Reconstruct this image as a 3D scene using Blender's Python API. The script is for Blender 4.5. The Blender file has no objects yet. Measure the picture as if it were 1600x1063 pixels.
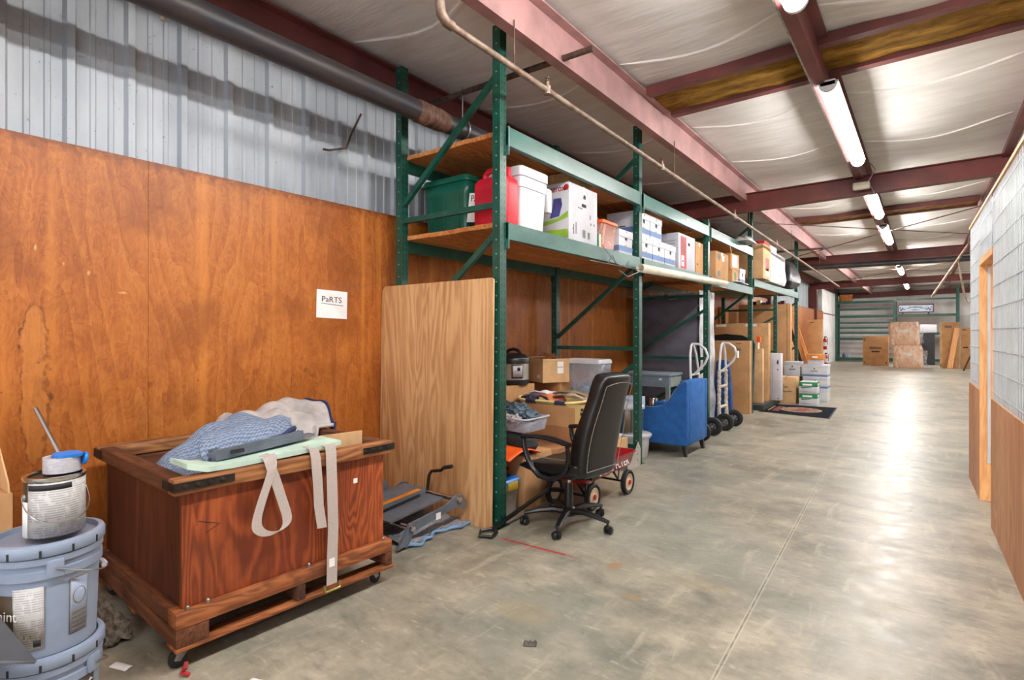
import bpy, bmesh, math, random
from math import sin, cos, pi, radians as R
from mathutils import Vector, Matrix
random.seed(7)
SC = bpy.context.scene
COL = SC.collection

# ------------------------------------------------------------------ camera, world, exposure
cam = bpy.data.cameras.new('camera')
cam.sensor_width = 36.0
cam.lens = 860.0 / 1600.0 * 36.0
cam.shift_y = -9.5 / 1600.0
cam.clip_end = 200
cam_o = bpy.data.objects.new('camera', cam)
cam_o.location = (0, 0, 1.4)
cam_o.rotation_euler = (R(90), 0, R(36.9125))
COL.objects.link(cam_o)
SC.camera = cam_o

W = bpy.data.worlds.new('world')
SC.world = W
W.use_nodes = True
W.node_tree.nodes['Background'].inputs[0].default_value = (0.86, 0.92, 1.0, 1)
W.node_tree.nodes['Background'].inputs[1].default_value = 3.0
LAMP = 76.0
VS = SC.view_settings
VS.view_transform = 'Standard'
VS.look = 'None'
VS.exposure = 0.30
VS.gamma = 1.0
VS.use_curve_mapping = False
SC.cycles.use_denoising = True
SC.cycles.max_bounces = 10
SC.cycles.diffuse_bounces = 7
SC.cycles.caustics_reflective = False
SC.cycles.caustics_refractive = False
SC.cycles.sample_clamp_indirect = 6


# ------------------------------------------------------------------ material helpers
def lin(c):
    r = []
    for v in c[:3]:
        v = v / 255.0
        r.append(v / 12.92 if v <= 0.04045 else ((v + 0.055) / 1.055) ** 2.4)
    return (r[0], r[1], r[2], 1.0)


class NT:
    def __init__(s, name):
        s.m = bpy.data.materials.new(name)
        s.m.use_nodes = True
        s.t = s.m.node_tree
        s.b = s.t.nodes['Principled BSDF']
        s.out = s.t.nodes['Material Output']
        s._co = None

    def n(s, k, **kw):
        o = s.t.nodes.new(k)
        for a, b in kw.items():
            setattr(o, a, b)
        return o

    def l(s, a, b):
        s.t.links.new(a, b)

    def put(s, sock, v):
        if isinstance(v, bpy.types.NodeSocket):
            s.l(v, sock)
        else:
            sock.default_value = v

    def co(s):
        if s._co is None:
            s._co = s.n('ShaderNodeTexCoord').outputs['Object']
        return s._co

    def map(s, scale=(1, 1, 1), loc=(0, 0, 0), rot=(0, 0, 0), src=None):
        o = s.n('ShaderNodeMapping')
        s.l(src or s.co(), o.inputs[0])
        o.inputs['Location'].default_value = loc
        o.inputs['Rotation'].default_value = rot
        o.inputs['Scale'].default_value = scale
        return o.outputs[0]

    def noise(s, scale=5, detail=4, vec=None, rough=0.55, dist=0.0):
        o = s.n('ShaderNodeTexNoise')
        s.l(vec or s.co(), o.inputs['Vector'])
        o.inputs['Scale'].default_value = scale
        o.inputs['Detail'].default_value = detail
        o.inputs['Roughness'].default_value = rough
        o.inputs['Distortion'].default_value = dist
        return o.outputs['Fac']

    def vor(s, scale=5, vec=None, feature='F1'):
        o = s.n('ShaderNodeTexVoronoi', feature=feature)
        s.l(vec or s.co(), o.inputs['Vector'])
        o.inputs['Scale'].default_value = scale
        return o.outputs['Distance']

    def ma(s, op, a, b=None, c=None):
        o = s.n('ShaderNodeMath', operation=op)
        s.put(o.inputs[0], a)
        if b is not None:
            s.put(o.inputs[1], b)
        if c is not None:
            s.put(o.inputs[2], c)
        return o.outputs[0]

    def step(s, v, a, b, lo=0.0, hi=1.0):
        o = s.n('ShaderNodeMapRange', interpolation_type='SMOOTHSTEP')
        s.put(o.inputs[0], v)
        o.inputs[1].default_value = a
        o.inputs[2].default_value = b
        o.inputs[3].default_value = lo
        o.inputs[4].default_value = hi
        return o.outputs[0]

    def ramp(s, v, stops):
        o = s.n('ShaderNodeValToRGB')
        s.l(v, o.inputs[0])
        e = o.color_ramp.elements
        while len(e) < len(stops):
            e.new(0.5)
        for k, (p, c) in enumerate(stops):
            e[k].position = p
            e[k].color = lin(c)
        return o.outputs[0]

    def mix(s, f, a, b, mode='MIX'):
        o = s.n('ShaderNodeMix', data_type='RGBA', blend_type=mode)
        s.put(o.inputs[0], f)
        s.put(o.inputs[6], a if isinstance(a, bpy.types.NodeSocket) else lin(a))
        s.put(o.inputs[7], b if isinstance(b, bpy.types.NodeSocket) else lin(b))
        return o.outputs[2]

    def sep(s, v=None):
        o = s.n('ShaderNodeSeparateXYZ')
        s.l(v or s.co(), o.inputs[0])
        return o.outputs

    def blob(s, centre, size, wob=0.0, nz=None, a=0.8, b=1.1):
        """1 inside an ellipsoid blotch at centre, 0 outside"""
        v = s.map(scale=tuple(1.0 / q for q in size), loc=tuple(-c / q for c, q in zip(centre, size)))
        o = s.n('ShaderNodeVectorMath', operation='LENGTH')
        s.l(v, o.inputs[0])
        d = o.outputs['Value']
        if nz is not None:
            d = s.ma('ADD', d, s.ma('MULTIPLY', s.ma('SUBTRACT', nz, 0.5), wob))
        return s.step(d, a, b, 1.0, 0.0)

    def bump(s, h, strength=0.3, dist=0.01):
        o = s.n('ShaderNodeBump')
        s.l(h, o.inputs['Height'])
        o.inputs['Strength'].default_value = strength
        o.inputs['Distance'].default_value = dist
        s.l(o.outputs[0], s.b.inputs['Normal'])

    def fin(s, col, rough=0.6, metal=0.0, spec=0.5, **kw):
        s.put(s.b.inputs['Base Color'], col if isinstance(col, bpy.types.NodeSocket) else lin(col))
        s.put(s.b.inputs['Roughness'], rough)
        s.b.inputs['Metallic'].default_value = metal
        s.b.inputs['Specular IOR Level'].default_value = spec
        for k, v in kw.items():
            s.b.inputs[k].default_value = v
        return s.m


def plain(name, c, rough=0.6, metal=0.0, var=0.12, scale=6, bump=0.0, bscale=60, spec=0.5, stretch=(1, 1, 1), c2=None, **kw):
    m = NT(name)
    vec = m.map(scale=stretch)
    f = m.noise(scale, 4, vec)
    d = c2 or tuple(max(0, v * (1 - var * 2)) for v in c)
    col = m.mix(m.step(f, 0.32, 0.68), d, c)
    if bump:
        m.bump(m.noise(bscale, 3, vec), bump, 0.004)
    return m.fin(col, rough, metal, spec, **kw)


def wood(name, cols, grain='z', freq=9, sc=2.2, rough=0.5, fine=0.35, bump=0.06, dirt=0.0, ratio=7.0, off=(0, 0, 0), sheen=0.5, ring=0.32):
    """flame-grained timber: contour lines of a stretched noise, plus fine streaks"""
    m = NT(name)
    st = {'x': (1 / ratio, 1, 1), 'y': (1, 1 / ratio, 1), 'z': (1, 1, 1 / ratio)}[grain]
    v = m.map(scale=st, loc=off)
    n1 = m.noise(sc, 3.5, v, 0.5, 0.5)
    wig = m.noise(sc * 9, 3, v, 0.6)
    ph = m.ma('ADD', m.ma('MULTIPLY', n1, freq * 2.6), m.ma('MULTIPLY', wig, 0.9))
    ln = m.ma('ADD', m.ma('MULTIPLY', m.ma('SINE', m.ma('MULTIPLY', ph, 6.2832)), 0.5), 0.5)
    ln = m.ma('MULTIPLY', ln, m.step(m.noise(sc * 2.3, 3, v), 0.3, 0.6, 0.35, 1.0))
    st2 = tuple(q if q == 1 else q / 4 for q in st)
    fi = m.noise(55, 3, m.map(scale=st2), 0.6)
    big = m.noise(1.1, 3, v)
    a = m.ma('ADD', m.ma('MULTIPLY', ln, ring), m.ma('MULTIPLY', m.ma('SUBTRACT', fi, 0.5), fine * 1.6))
    a = m.ma('ADD', a, m.ma('MULTIPLY', m.ma('SUBTRACT', big, 0.42), 1.0))
    n = len(cols)
    col = m.ramp(a, [(0.02 + 0.8 * k / (n - 1), c) for k, c in enumerate(cols)])
    if dirt:
        dn = m.noise(3.2, 5, None, 0.65)
        col = m.mix(m.step(dn, 0.5, 0.75, 0, dirt), col, (60, 42, 30))
    m.bump(a, bump, 0.003)
    return m.fin(col, rough, 0, sheen)


# ------------------------------------------------------------------ mesh helpers
class B:
    def __init__(s):
        s.bm = bmesh.new()

    def _x(s, vs, M):
        if M is not None:
            bmesh.ops.transform(s.bm, matrix=M, verts=vs)
        return vs

    def box(s, x0, y0, z0, x1, y1, z1, M=None, bev=0.0, seg=2):
        r = bmesh.ops.create_cube(s.bm, size=1.0)
        vs = r['verts']
        for v in vs:
            v.co = Vector(((x0 + x1) / 2 + v.co.x * (x1 - x0), (y0 + y1) / 2 + v.co.y * (y1 - y0), (z0 + z1) / 2 + v.co.z * (z1 - z0)))
        if bev:
            es = list({e for v in vs for e in v.link_edges})
            rr = bmesh.ops.bevel(s.bm, geom=es, offset=bev, segments=seg, affect='EDGES', profile=0.5)
            vs = list({v for v in rr['verts']} | {v for v in vs if v.is_valid})
        s._x(vs, M)
        return s

    def bar(s, p, q, w, h, up=(0, 0, 1), bev=0.0):
        p, q = Vector(p), Vector(q)
        d = (q - p)
        L = d.length
        d.normalize()
        u = Vector(up)
        side = d.cross(u)
        if side.length < 1e-5:
            side = d.cross(Vector((1, 0, 0)))
        side.normalize()
        u = side.cross(d)
        M = Matrix((side, d, u)).transposed().to_4x4()
        M.translation = (p + q) / 2
        return s.box(-w / 2, -L / 2, -h / 2, w / 2, L / 2, h / 2, M, bev)

    def loft(s, loops, cap0=True, cap1=True, closed=True, ring=False):
        rows = [[s.bm.verts.new(Vector(p)) for p in lp] for lp in loops]
        n = len(rows[0])
        m = n if closed else n - 1
        K = len(rows) if ring else len(rows) - 1
        for i in range(K):
            a, b = rows[i], rows[(i + 1) % len(rows)]
            for j in range(m):
                k = (j + 1) % n
                try:
                    s.bm.faces.new((a[j], a[k], b[k], b[j]))
                except ValueError:
                    pass
        if not ring and closed:
            if cap0:
                s.bm.faces.new(rows[0][::-1])
            if cap1:
                s.bm.faces.new(rows[-1])
        return s

    def tube(s, pts, r, n=10, closed=False, ry=None):
        P = [Vector(p) for p in pts]
        N = len(P)
        rs = r if isinstance(r, (list, tuple)) else [r] * N
        loops = []
        prev = None
        for i in range(N):
            if closed:
                t = (P[(i + 1) % N] - P[i - 1])
            else:
                t = P[min(i + 1, N - 1)] - P[max(i - 1, 0)]
            t.normalize()
            if prev is None:
                a = t.orthogonal().normalized()
                if abs(t.z) < 0.9:
                    a = t.cross(Vector((0, 0, 1))).normalized()
            else:
                a = (prev - t * prev.dot(t)).normalized()
            prev = a
            b = t.cross(a)
            loops.append([P[i] + (a * cos(2 * pi * k / n) + b * sin(2 * pi * k / n) * ((ry or 1))) * rs[i] for k in range(n)])
        return s.loft(loops, ring=closed)

    def lathe(s, prof, n=32, M=None, cap0=True, cap1=True):
        c0 = len(s.bm.verts)
        loops = [[(max(r, 1e-4) * cos(2 * pi * k / n), max(r, 1e-4) * sin(2 * pi * k / n), z) for k in range(n)] for r, z in prof]
        s.loft(loops, cap0, cap1)
        s.bm.verts.ensure_lookup_table()
        s._x(s.bm.verts[c0:], M)
        return s

    def prism(s, poly, a, b, axis='y', M=None):
        """poly in the two other axes (in x,y,z order); extruded a..b along axis"""
        f = {'x': lambda u, v, t: (t, u, v), 'y': lambda u, v, t: (u, t, v), 'z': lambda u, v, t: (u, v, t)}[axis]
        c0 = len(s.bm.verts)
        s.loft([[f(u, v, a) for u, v in poly], [f(u, v, b) for u, v in poly]])
        s.bm.verts.ensure_lookup_table()
        s._x(s.bm.verts[c0:], M)
        return s

    def grid(s, f, nu, nv):
        V = [[s.bm.verts.new(Vector(f(i / nu, j / nv))) for j in range(nv + 1)] for i in range(nu + 1)]
        for i in range(nu):
            for j in range(nv):
                s.bm.faces.new((V[i][j], V[i + 1][j], V[i + 1][j + 1], V[i][j + 1]))
        return s

    def ribbon(s, pts, w, t, wdir):
        wd = Vector(wdir).normalized()
        P = [Vector(p) for p in pts]
        loops = []
        for i, p in enumerate(P):
            d = (P[min(i + 1, len(P) - 1)] - P[max(i - 1, 0)]).normalized()
            nn = d.cross(wd).normalized()
            loops.append([p + wd * w / 2 + nn * t / 2, p - wd * w / 2 + nn * t / 2, p - wd * w / 2 - nn * t / 2, p + wd * w / 2 - nn * t / 2])
        return s.loft(loops)

    def deform(s, f):
        for v in s.bm.verts:
            v.co = Vector(f(v.co.x, v.co.y, v.co.z))
        return s

    def obj(s, name, mat, parent=None, loc=None, rot=None, smooth=40, bevel=0, sub=0, solid=0, kind=None):
        bmesh.ops.recalc_face_normals(s.bm, faces=s.bm.faces[:])
        me = bpy.data.meshes.new(name)
        s.bm.to_mesh(me)
        s.bm.free()
        if smooth:
            me.polygons.foreach_set('use_smooth', [True] * len(me.polygons))
            me.set_sharp_from_angle(angle=R(smooth))
        me.materials.append(mat)
        o = bpy.data.objects.new(name, me)
        COL.objects.link(o)
        if parent:
            o.parent = parent
        if loc:
            o.location = loc
        if rot:
            o.rotation_euler = rot
        if solid:
            md = o.modifiers.new('thick', 'SOLIDIFY')
            md.thickness = solid
            md.offset = 0
        if bevel:
            md = o.modifiers.new('bev', 'BEVEL')
            md.width = bevel
            md.segments = 2
            md.limit_method = 'ANGLE'
        if sub:
            md = o.modifiers.new('sub', 'SUBSURF')
            md.levels = md.render_levels = sub
        if kind:
            o['kind'] = kind
        return o


def rr(w, d, r, z=0.0, n=5, cx=0, cy=0):
    """rounded rectangle loop"""
    pts = []
    r = min(r, w / 2 - 1e-4, d / 2 - 1e-4)
    for k, (sx, sy) in enumerate(((1, 1), (-1, 1), (-1, -1), (1, -1))):
        for i in range(n + 1):
            a = pi / 2 * k + pi / 2 * i / n
            pts.append((cx + sx * (w / 2 - r) + r * cos(a), cy + sy * (d / 2 - r) + r * sin(a), z))
    return pts


def thing(name, label, cat, loc=(0, 0, 0), rz=0.0, group=None):
    o = bpy.data.objects.new(name, None)
    o.empty_display_size = 0.1
    COL.objects.link(o)
    o.location = loc
    o.rotation_euler = (0, 0, R(rz))
    return tag(o, label, cat, group)


def tag(o, label, cat, group=None):
    o['label'] = label
    o['category'] = cat
    if group:
        o['group'] = group
    return o


def struct(o):
    o['kind'] = 'structure'
    return o


def copy_tree(o, parent=None):
    c = o.copy()
    COL.objects.link(c)
    c.parent = parent
    for ch in list(o.children):
        copy_tree(ch, c)
    return c


def text_mesh(name, body, size, mat, parent, loc, rot, align='CENTER', ext=0.0004, xs=1.0, bold=0.0):
    cu = bpy.data.curves.new(name, 'FONT')
    cu.body = body
    cu.size = size
    cu.align_x = align
    cu.align_y = 'CENTER'
    cu.extrude = ext
    cu.offset = bold
    t = bpy.data.objects.new(name, cu)
    COL.objects.link(t)
    dg = bpy.context.evaluated_depsgraph_get()
    me = bpy.data.meshes.new_from_object(t.evaluated_get(dg))
    bpy.data.objects.remove(t)
    bpy.data.curves.remove(cu)
    me.materials.clear()
    me.materials.append(mat)
    o = bpy.data.objects.new(name, me)
    COL.objects.link(o)
    o.parent = parent
    o.location = loc
    o.rotation_euler = rot
    o.scale = (xs, 1, 1)
    return o


FACE_ROT = {'-y': (R(90), 0, 0), '+x': (R(90), 0, R(90)), '+z': (0, 0, 0)}


def fpos(face, dims, u, v, e=0.0):
    w, d, h = dims
    if face == '-y':
        return (-w / 2 + u * w, -d / 2 - e, v * h)
    if face == '+x':
        return (w / 2 + e, -d / 2 + u * d, v * h)
    return (-w / 2 + u * w, -d / 2 + v * d, h + e)


def decal(parent, name, face, dims, u0, v0, u1, v1, mat, e=0.0012):
    a = Vector(fpos(face, dims, u0, v0))
    b = Vector(fpos(face, dims, u1, v1))
    lo = [min(a[i], b[i]) for i in range(3)]
    hi = [max(a[i], b[i]) for i in range(3)]
    if face == '-y':
        lo[1] -= e
    elif face == '+x':
        hi[0] += e
    else:
        hi[2] += e
    return B().box(*lo, *hi).obj(name, mat, parent, smooth=0)


def ftext(parent, name, body, size, face, dims, u, v, mat, **kw):
    return text_mesh(name, body, size, mat, parent, fpos(face, dims, u, v, 0.0012), FACE_ROT[face], **kw)


# ------------------------------------------------------------------ materials
M = {}
# varnished plywood of the left wall
m = NT('wall_plywood')
v = m.map(scale=(1, 1, 0.16))
n1 = m.noise(1.7, 3, v, 0.5, 0.3)
ln = m.ma('FRACT', m.ma('MULTIPLY', n1, 15))
fine = m.noise(70, 3, m.map(scale=(1, 1, 0.12)), 0.6)
swirl = m.noise(9, 5, m.map(scale=(1, 1, 0.55)), 0.6, 1.2)
ln2 = m.ma('FRACT', m.ma('MULTIPLY', swirl, 7))
big = m.noise(0.9, 3, m.map(scale=(1, 1, 0.5)))
a = m.ma('ADD', m.ma('MULTIPLY', ln, 0.14), m.ma('MULTIPLY', fine, 0.3))
a = m.ma('ADD', a, m.ma('MULTIPLY', ln2, 0.17))
a = m.ma('ADD', a, m.ma('MULTIPLY', big, 0.55))
col = m.ramp(a, [(0.28, (112, 58, 18)), (0.5, (158, 88, 34)), (0.66, (178, 106, 46)), (0.85, (194, 124, 62))])
str_ = m.noise(7, 2, m.map(scale=(1, 1, 0.03)), 0.5)
col = m.mix(m.step(str_, 0.58, 0.72, 0, 0.45), col, (214, 136, 60))
xyz = m.sep()
wob = m.noise(11, 4, m.map(scale=(1, 1, 0.5)))
wob2 = m.noise(26, 3)
# scraped strip with a dark edge
strip_ = m.blob((0, 0.80, 1.15), (5, 0.085, 0.62), 0.9, wob, 0.9, 0.99)
strip_o = m.blob((0, 0.80, 1.15), (5, 0.10, 0.65), 0.9, wob, 0.9, 1.0)
edge = m.ma('MULTIPLY', m.ma('SUBTRACT', strip_o, strip_), m.step(wob2, 0.38, 0.55))
col = m.mix(m.ma('MULTIPLY', edge, 0.8), col, (52, 26, 10))
col = m.mix(m.ma('MULTIPLY', strip_, 0.35), col, (206, 138, 70))
col = m.mix(m.step(m.noise(2.2, 5, m.map(loc=(5, 3, 2)), 0.6), 0.48, 0.68, 0, 0.55), col, (122, 62, 24))
knots = m.noise(5.5, 2, m.map(loc=(3, 1, 7)))
col = m.mix(m.step(knots, 0.70, 0.78, 0, 0.55), col, (70, 30, 12))
specks = m.noise(34, 2)
col = m.mix(m.step(specks, 0.72, 0.78, 0, 0.5), col, (72, 34, 14))
for c_, s_ in (((0, 0.80, 1.849), (4, .013, .034)), ((0, 0.916, 1.778), (4, .014, .022)), ((0, 1.026, 1.735), (4, .02, .028)),
               ((0, 1.19, 1.637), (4, .045, .016)), ((0, 1.602, 2.121), (4, .008, .02))):
    col = m.mix(m.ma('MULTIPLY', m.blob(c_, s_, 0.4, wob2), 0.75), col, (240, 196, 122))
col = m.mix(m.ma('MULTIPLY', m.blob((0, 1.36, 2.16), (4, .07, .03), 1.2, wob2, .7, 1.1), 0.6), col, (66, 28, 12))
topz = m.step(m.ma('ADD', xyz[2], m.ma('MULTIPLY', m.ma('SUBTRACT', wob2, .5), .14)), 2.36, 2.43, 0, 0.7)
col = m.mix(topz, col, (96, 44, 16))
m.bump(a, 0.05, 0.003)
M['wallply'] = m.fin(col, 0.42, 0, 0.4)

M['siding'] = None
m = NT('metal_siding')
d1 = m.noise(42, 4, None, 0.6)
d2 = m.noise(3.0, 4, m.map(scale=(1, 1, 0.3)))
col = m.mix(m.step(d2, 0.35, 0.7), (160, 167, 174), (182, 188, 194))
col = m.mix(m.step(d1, 0.66, 0.74, 0, 0.75), col, (74, 66, 58))
col = m.mix(m.step(m.noise(9, 6, None, 0.75), 0.62, 0.72, 0, 0.3), col, (120, 112, 102))
M['siding'] = m.fin(col, 0.5, 0.15, 0.4)

# concrete floor
m = NT('floor_concrete')
xyz = m.sep()
bg = m.noise(0.75, 6, None, 0.62, 0.4)
md = m.noise(2.6, 5, m.map(scale=(1, 1.4, 1), rot=(0, 0, 0.5)), 0.6, 0.3)
fi = m.noise(26, 6, None, 0.65)
fb = m.noise(8, 6, m.map(loc=(1, 5, 2)), 0.6, 0.2)
t_ = m.ma('ADD', m.ma('ADD', m.ma('MULTIPLY', bg, .36), m.ma('MULTIPLY', md, .34)), m.ma('ADD', m.ma('MULTIPLY', fb, .2), m.ma('MULTIPLY', fi, .10)))
col = m.ramp(t_, [(0.37, (96, 94, 84)), (0.45, (124, 121, 108)), (0.52, (148, 142, 126)), (0.62, (178, 170, 152))])
wet = m.noise(0.55, 3, m.map(loc=(4, 2, 0)), 0.5, 0.3)
col = m.mix(m.step(wet, 0.5, 0.66, 0, 0.4), col, (136, 141, 133))
smear = m.noise(5, 5, m.map(scale=(1.6, 0.35, 1), rot=(0, 0, -0.35)), 0.6, 0.5)
col = m.mix(m.step(smear, 0.56, 0.70, 0, 0.35), col, (194, 186, 166))
tr = m.noise(16, 6, m.map(scale=(.5, 1.8, 1), rot=(0, 0, .6), loc=(2, 2, 0)), 0.7, 0.5)
col = m.mix(m.step(tr, 0.30, 0.46, 0.35, 0), col, (88, 84, 72))
col = m.mix(m.step(tr, 0.56, 0.70, 0, 0.35), col, (206, 198, 178))
sp = m.noise(60, 2)
col = m.mix(m.step(sp, 0.755, 0.79, 0, 0.8), col, (52, 46, 40))
sp2 = m.noise(47, 2, m.map(loc=(9, 3, 1)))
col = m.mix(m.step(sp2, 0.765, 0.79, 0, 0.7), col, (236, 230, 214))
rs = m.noise(2.3, 4, m.map(loc=(5, 9, 0)))
col = m.mix(m.step(rs, 0.70, 0.80, 0, 0.35), col, (168, 122, 66))
# saw cuts
dline = m.ma('ABSOLUTE', m.ma('ADD', m.ma('ADD', xyz[0], m.ma('MULTIPLY', xyz[1], 0.033)), 0.612))
brk = m.step(m.noise(14, 3), 0.42, 0.55)
cut = m.ma('MULTIPLY', m.step(dline, 0.002, 0.005, 1, 0), brk)
col = m.mix(m.ma('MULTIPLY', cut, 0.55), col, (70, 66, 56))
col = m.mix(m.ma('MULTIPLY', m.step(m.ma('ABSOLUTE', m.ma('SUBTRACT', dline, 0.008)), 0.001, 0.005, 1, 0), 0.35), col, (206, 200, 180))
dl2 = m.ma('ABSOLUTE', m.ma('SUBTRACT', xyz[1], 4.35))
col = m.mix(m.ma('MULTIPLY', m.step(dl2, 0.002, 0.006, 1, 0), m.ma('MULTIPLY', brk, 0.5)), col, (200, 194, 174))
# red paint stroke and rust spots
rl = m.ma('MULTIPLY', m.step(m.ma('ABSOLUTE', m.ma('ADD', m.ma('SUBTRACT', xyz[1], 3.055), m.ma('MULTIPLY', xyz[0], -0.036))), 0.008, 0.016, 1, 0),
          m.ma('MULTIPLY', m.step(xyz[0], -2.34, -2.30), m.step(xyz[0], -1.85, -1.70, 1, 0)))
col = m.mix(m.ma('MULTIPLY', rl, m.step(m.noise(30, 4), 0.3, 0.5, 0.35, 0.9)), col, (168, 34, 44))
for c_, s_, k_, q_ in (((-1.5, 3.03, 0), (.05, .07, 1), (160, 104, 52), .5), ((-1.25, 2.72, 0), (.06, .03, 1), (170, 130, 80), .35),
                       ((-1.62, 2.25, 0), (.2, .12, 1), (166, 150, 116), .3), ((-1.0, 3.1, 0), (.25, .1, 1), (174, 154, 116), .2)):
    col = m.mix(m.ma('MULTIPLY', m.blob(c_, s_, 0.9, fi, 0.5, 1.1), q_), col, k_)
rg = m.step(fb, 0.3, 0.7, 0.31, 0.46)
m.bump(fi, 0.05, 0.002)
M['floor'] = m.fin(col, rg, 0, 0.40)

m = NT('ceiling_vinyl')
n1 = m.noise(3.5, 5, m.map(scale=(0.5, 2.0, 1), rot=(0, 0, 0.15)), 0.6)
col = m.mix(m.step(n1, 0.3, 0.7), (216, 213, 209), (232, 230, 227))
col = m.mix(m.step(m.noise(38, 3), 0.74, 0.78, 0, 0.5), col, (120, 112, 104))
m.bump(m.noise(5, 4, m.map(scale=(0.4, 2.2, 1))), 0.35, 0.03)
M['ceil'] = m.fin(col, 0.42, 0, 0.45)
M['seam'] = plain('ceiling_seam_vinyl', (238, 235, 232), 0.4, var=0.03)
M['maroon'] = plain('maroon_primer', (118, 62, 60), 0.55, var=0.1, scale=3, bump=0.05)
M['maroon2'] = plain('maroon_steel', (112, 48, 42), 0.5, var=0.1, scale=3)
M['pink'] = plain('lit_primer', (180, 138, 136), 0.55, var=0.08, scale=3)  # light falling on the second purlin's side put into a paler primer
m = NT('fibreglass')
n1 = m.noise(9, 6, m.map(scale=(0.5, 1.6, 1)), 0.7)
n2 = m.noise(3, 3, m.map(scale=(0.25, 2.5, 1)))
col = m.ramp(m.ma('ADD', m.ma('MULTIPLY', n1, .6), m.ma('MULTIPLY', n2, .4)), [(0.32, (70, 48, 18)), (0.5, (134, 98, 40)), (0.68, (190, 146, 66))])
m.bump(n1, 1.0, 0.03)
M['fiber'] = m.fin(col, 0.95, 0, 0.1)

def rack_mat(name, slots):
    m = NT(name)
    w1 = m.noise(8, 5, None, 0.65)
    w2 = m.noise(40, 4, None, 0.7)
    col = m.mix(m.step(w1, 0.3, 0.7), (10, 62, 50), (20, 82, 67))
    col = m.mix(m.step(w2, 0.70, 0.76, 0, 0.6), col, (150, 170, 160))
    if slots:
        x = m.sep()
        fz = m.ma('FRACT', m.ma('MULTIPLY', x[2], 1 / 0.0508))
        inz = m.ma('MULTIPLY', m.step(fz, 0.2, 0.26), m.step(fz, 0.72, 0.78, 1, 0))
        iny = m.step(m.ma('ABSOLUTE', m.ma('SUBTRACT', m.ma('ABSOLUTE', x[1]), 0.018)), 0.005, 0.0065, 1, 0)
        fx = m.step(m.ma('ABSOLUTE', x[0]), 0.033, 0.034)
        col = m.mix(m.ma('MULTIPLY', m.ma('MULTIPLY', inz, iny), fx), col, (6, 20, 17))
        hz = m.ma('FRACT', m.ma('MULTIPLY', x[2], 1 / 0.1016))
        dz = m.ma('MULTIPLY', m.ma('SUBTRACT', hz, 0.5), 0.1016)
        dot = m.ma('SQRT', m.ma('ADD', m.ma('MULTIPLY', dz, dz), m.ma('MULTIPLY', x[0], x[0])))
        col = m.mix(m.ma('MULTIPLY', m.step(dot, 0.004, 0.006, 1, 0), m.step(m.ma('ABSOLUTE', x[1]), 0.034, 0.036)), col, (190, 205, 196))
    return m.fin(col, 0.34, 0.0, 0.6)

M['post'] = rack_mat('green_rack_post', True)
M['green'] = rack_mat('green_rack_steel', False)
m = NT('green_beam_steel')
w1 = m.noise(5, 5, m.map(scale=(1, .4, 1)), 0.65)
w2 = m.noise(30, 4, None, 0.7)
col = m.mix(m.step(w1, 0.3, 0.7), (36, 82, 74), (62, 106, 98))
col = m.mix(m.step(w2, 0.66, 0.76, 0, 0.5), col, (164, 186, 178))
M['beam'] = m.fin(col, 0.3, 0.0, 0.6)

M['deck'] = wood('shelf_timber', [(166, 98, 46), (206, 140, 80), (226, 170, 112)], 'y', 8, 3, 0.6)
M['ply'] = wood('pale_plywood', [(176, 128, 82), (208, 162, 112), (222, 182, 134), (232, 198, 156)], 'z', 8, 2.4, 0.6, 0.25)
M['crate'] = wood('red_stained_plywood', [(112, 48, 24), (150, 72, 36), (178, 94, 48), (212, 138, 74)], 'z', 11, 2.0, 0.42, 0.3, dirt=0.35, ratio=4, off=(1, 2, 0.4))
M['crate_side'] = wood('shaded_stained_plywood', [(50, 22, 12), (86, 42, 24), (110, 60, 36)], 'z', 7, 2.6, 0.5, 0.5, dirt=0.4, ratio=10)  # shading of the side panel put into the darker stain colours
M['crate_in'] = wood('worn_crate_lining', [(84, 44, 22), (134, 82, 46), (164, 108, 66)], 'y', 7, 2.6, 0.7, 0.5, dirt=0.5)
M['rim'] = wood('rim_timber', [(112, 66, 34), (172, 116, 70), (208, 156, 108)], 'y', 6, 5, 0.6, 0.5, dirt=0.4)
M['rimx'] = wood('rim_timber_dark', [(74, 40, 22), (112, 68, 40), (146, 96, 62)], 'x', 6, 5, 0.6, 0.5, dirt=0.55)
M['pallet'] = wood('pallet_timber', [(116, 62, 30), (172, 104, 58), (200, 136, 86)], 'y', 6, 5, 0.62, 0.5, dirt=0.45)
M['palletx'] = wood('pallet_timber_dark', [(62, 32, 18), (104, 58, 32), (136, 84, 52)], 'x', 6, 5, 0.65, 0.5, dirt=0.5)
M['pine'] = wood('pine_jamb', [(222, 150, 86), (246, 186, 124), (250, 204, 150)], 'z', 6, 4, 0.5, 0.25)
M['partply'] = wood('partition_plywood', [(172, 112, 68), (206, 148, 104), (222, 172, 128)], 'z', 9, 2.4, 0.5, 0.3)
M['iron'] = plain('dark_iron', (62, 54, 48), 0.55, 0.6, 0.2, 20, 0.2)
M['steel'] = plain('galvanised_steel', (176, 178, 180), 0.35, 0.9, 0.1, 20)
M['chrome'] = plain('chrome', (210, 212, 216), 0.12, 1.0, 0.03)
M['rubber'] = plain('black_rubber', (30, 30, 31), 0.7, 0, 0.15, 20)
M['black'] = plain('black_plastic', (24, 26, 29), 0.36, 0, 0.12, 10)
M['leather'] = plain('black_leatherette', (24, 23, 23), 0.33, 0, 0.14, 22, 0.12, 160)
M['stitch'] = plain('pale_stitching', (150, 144, 138), 0.6, 0, 0.1, 60)
M['pipe_dark'] = plain('dark_pipe', (38, 42, 52), 0.45, 0.1, 0.2, 6, 0.1, 40, c2=(62, 54, 50), stretch=(1, .3, 1))
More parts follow.
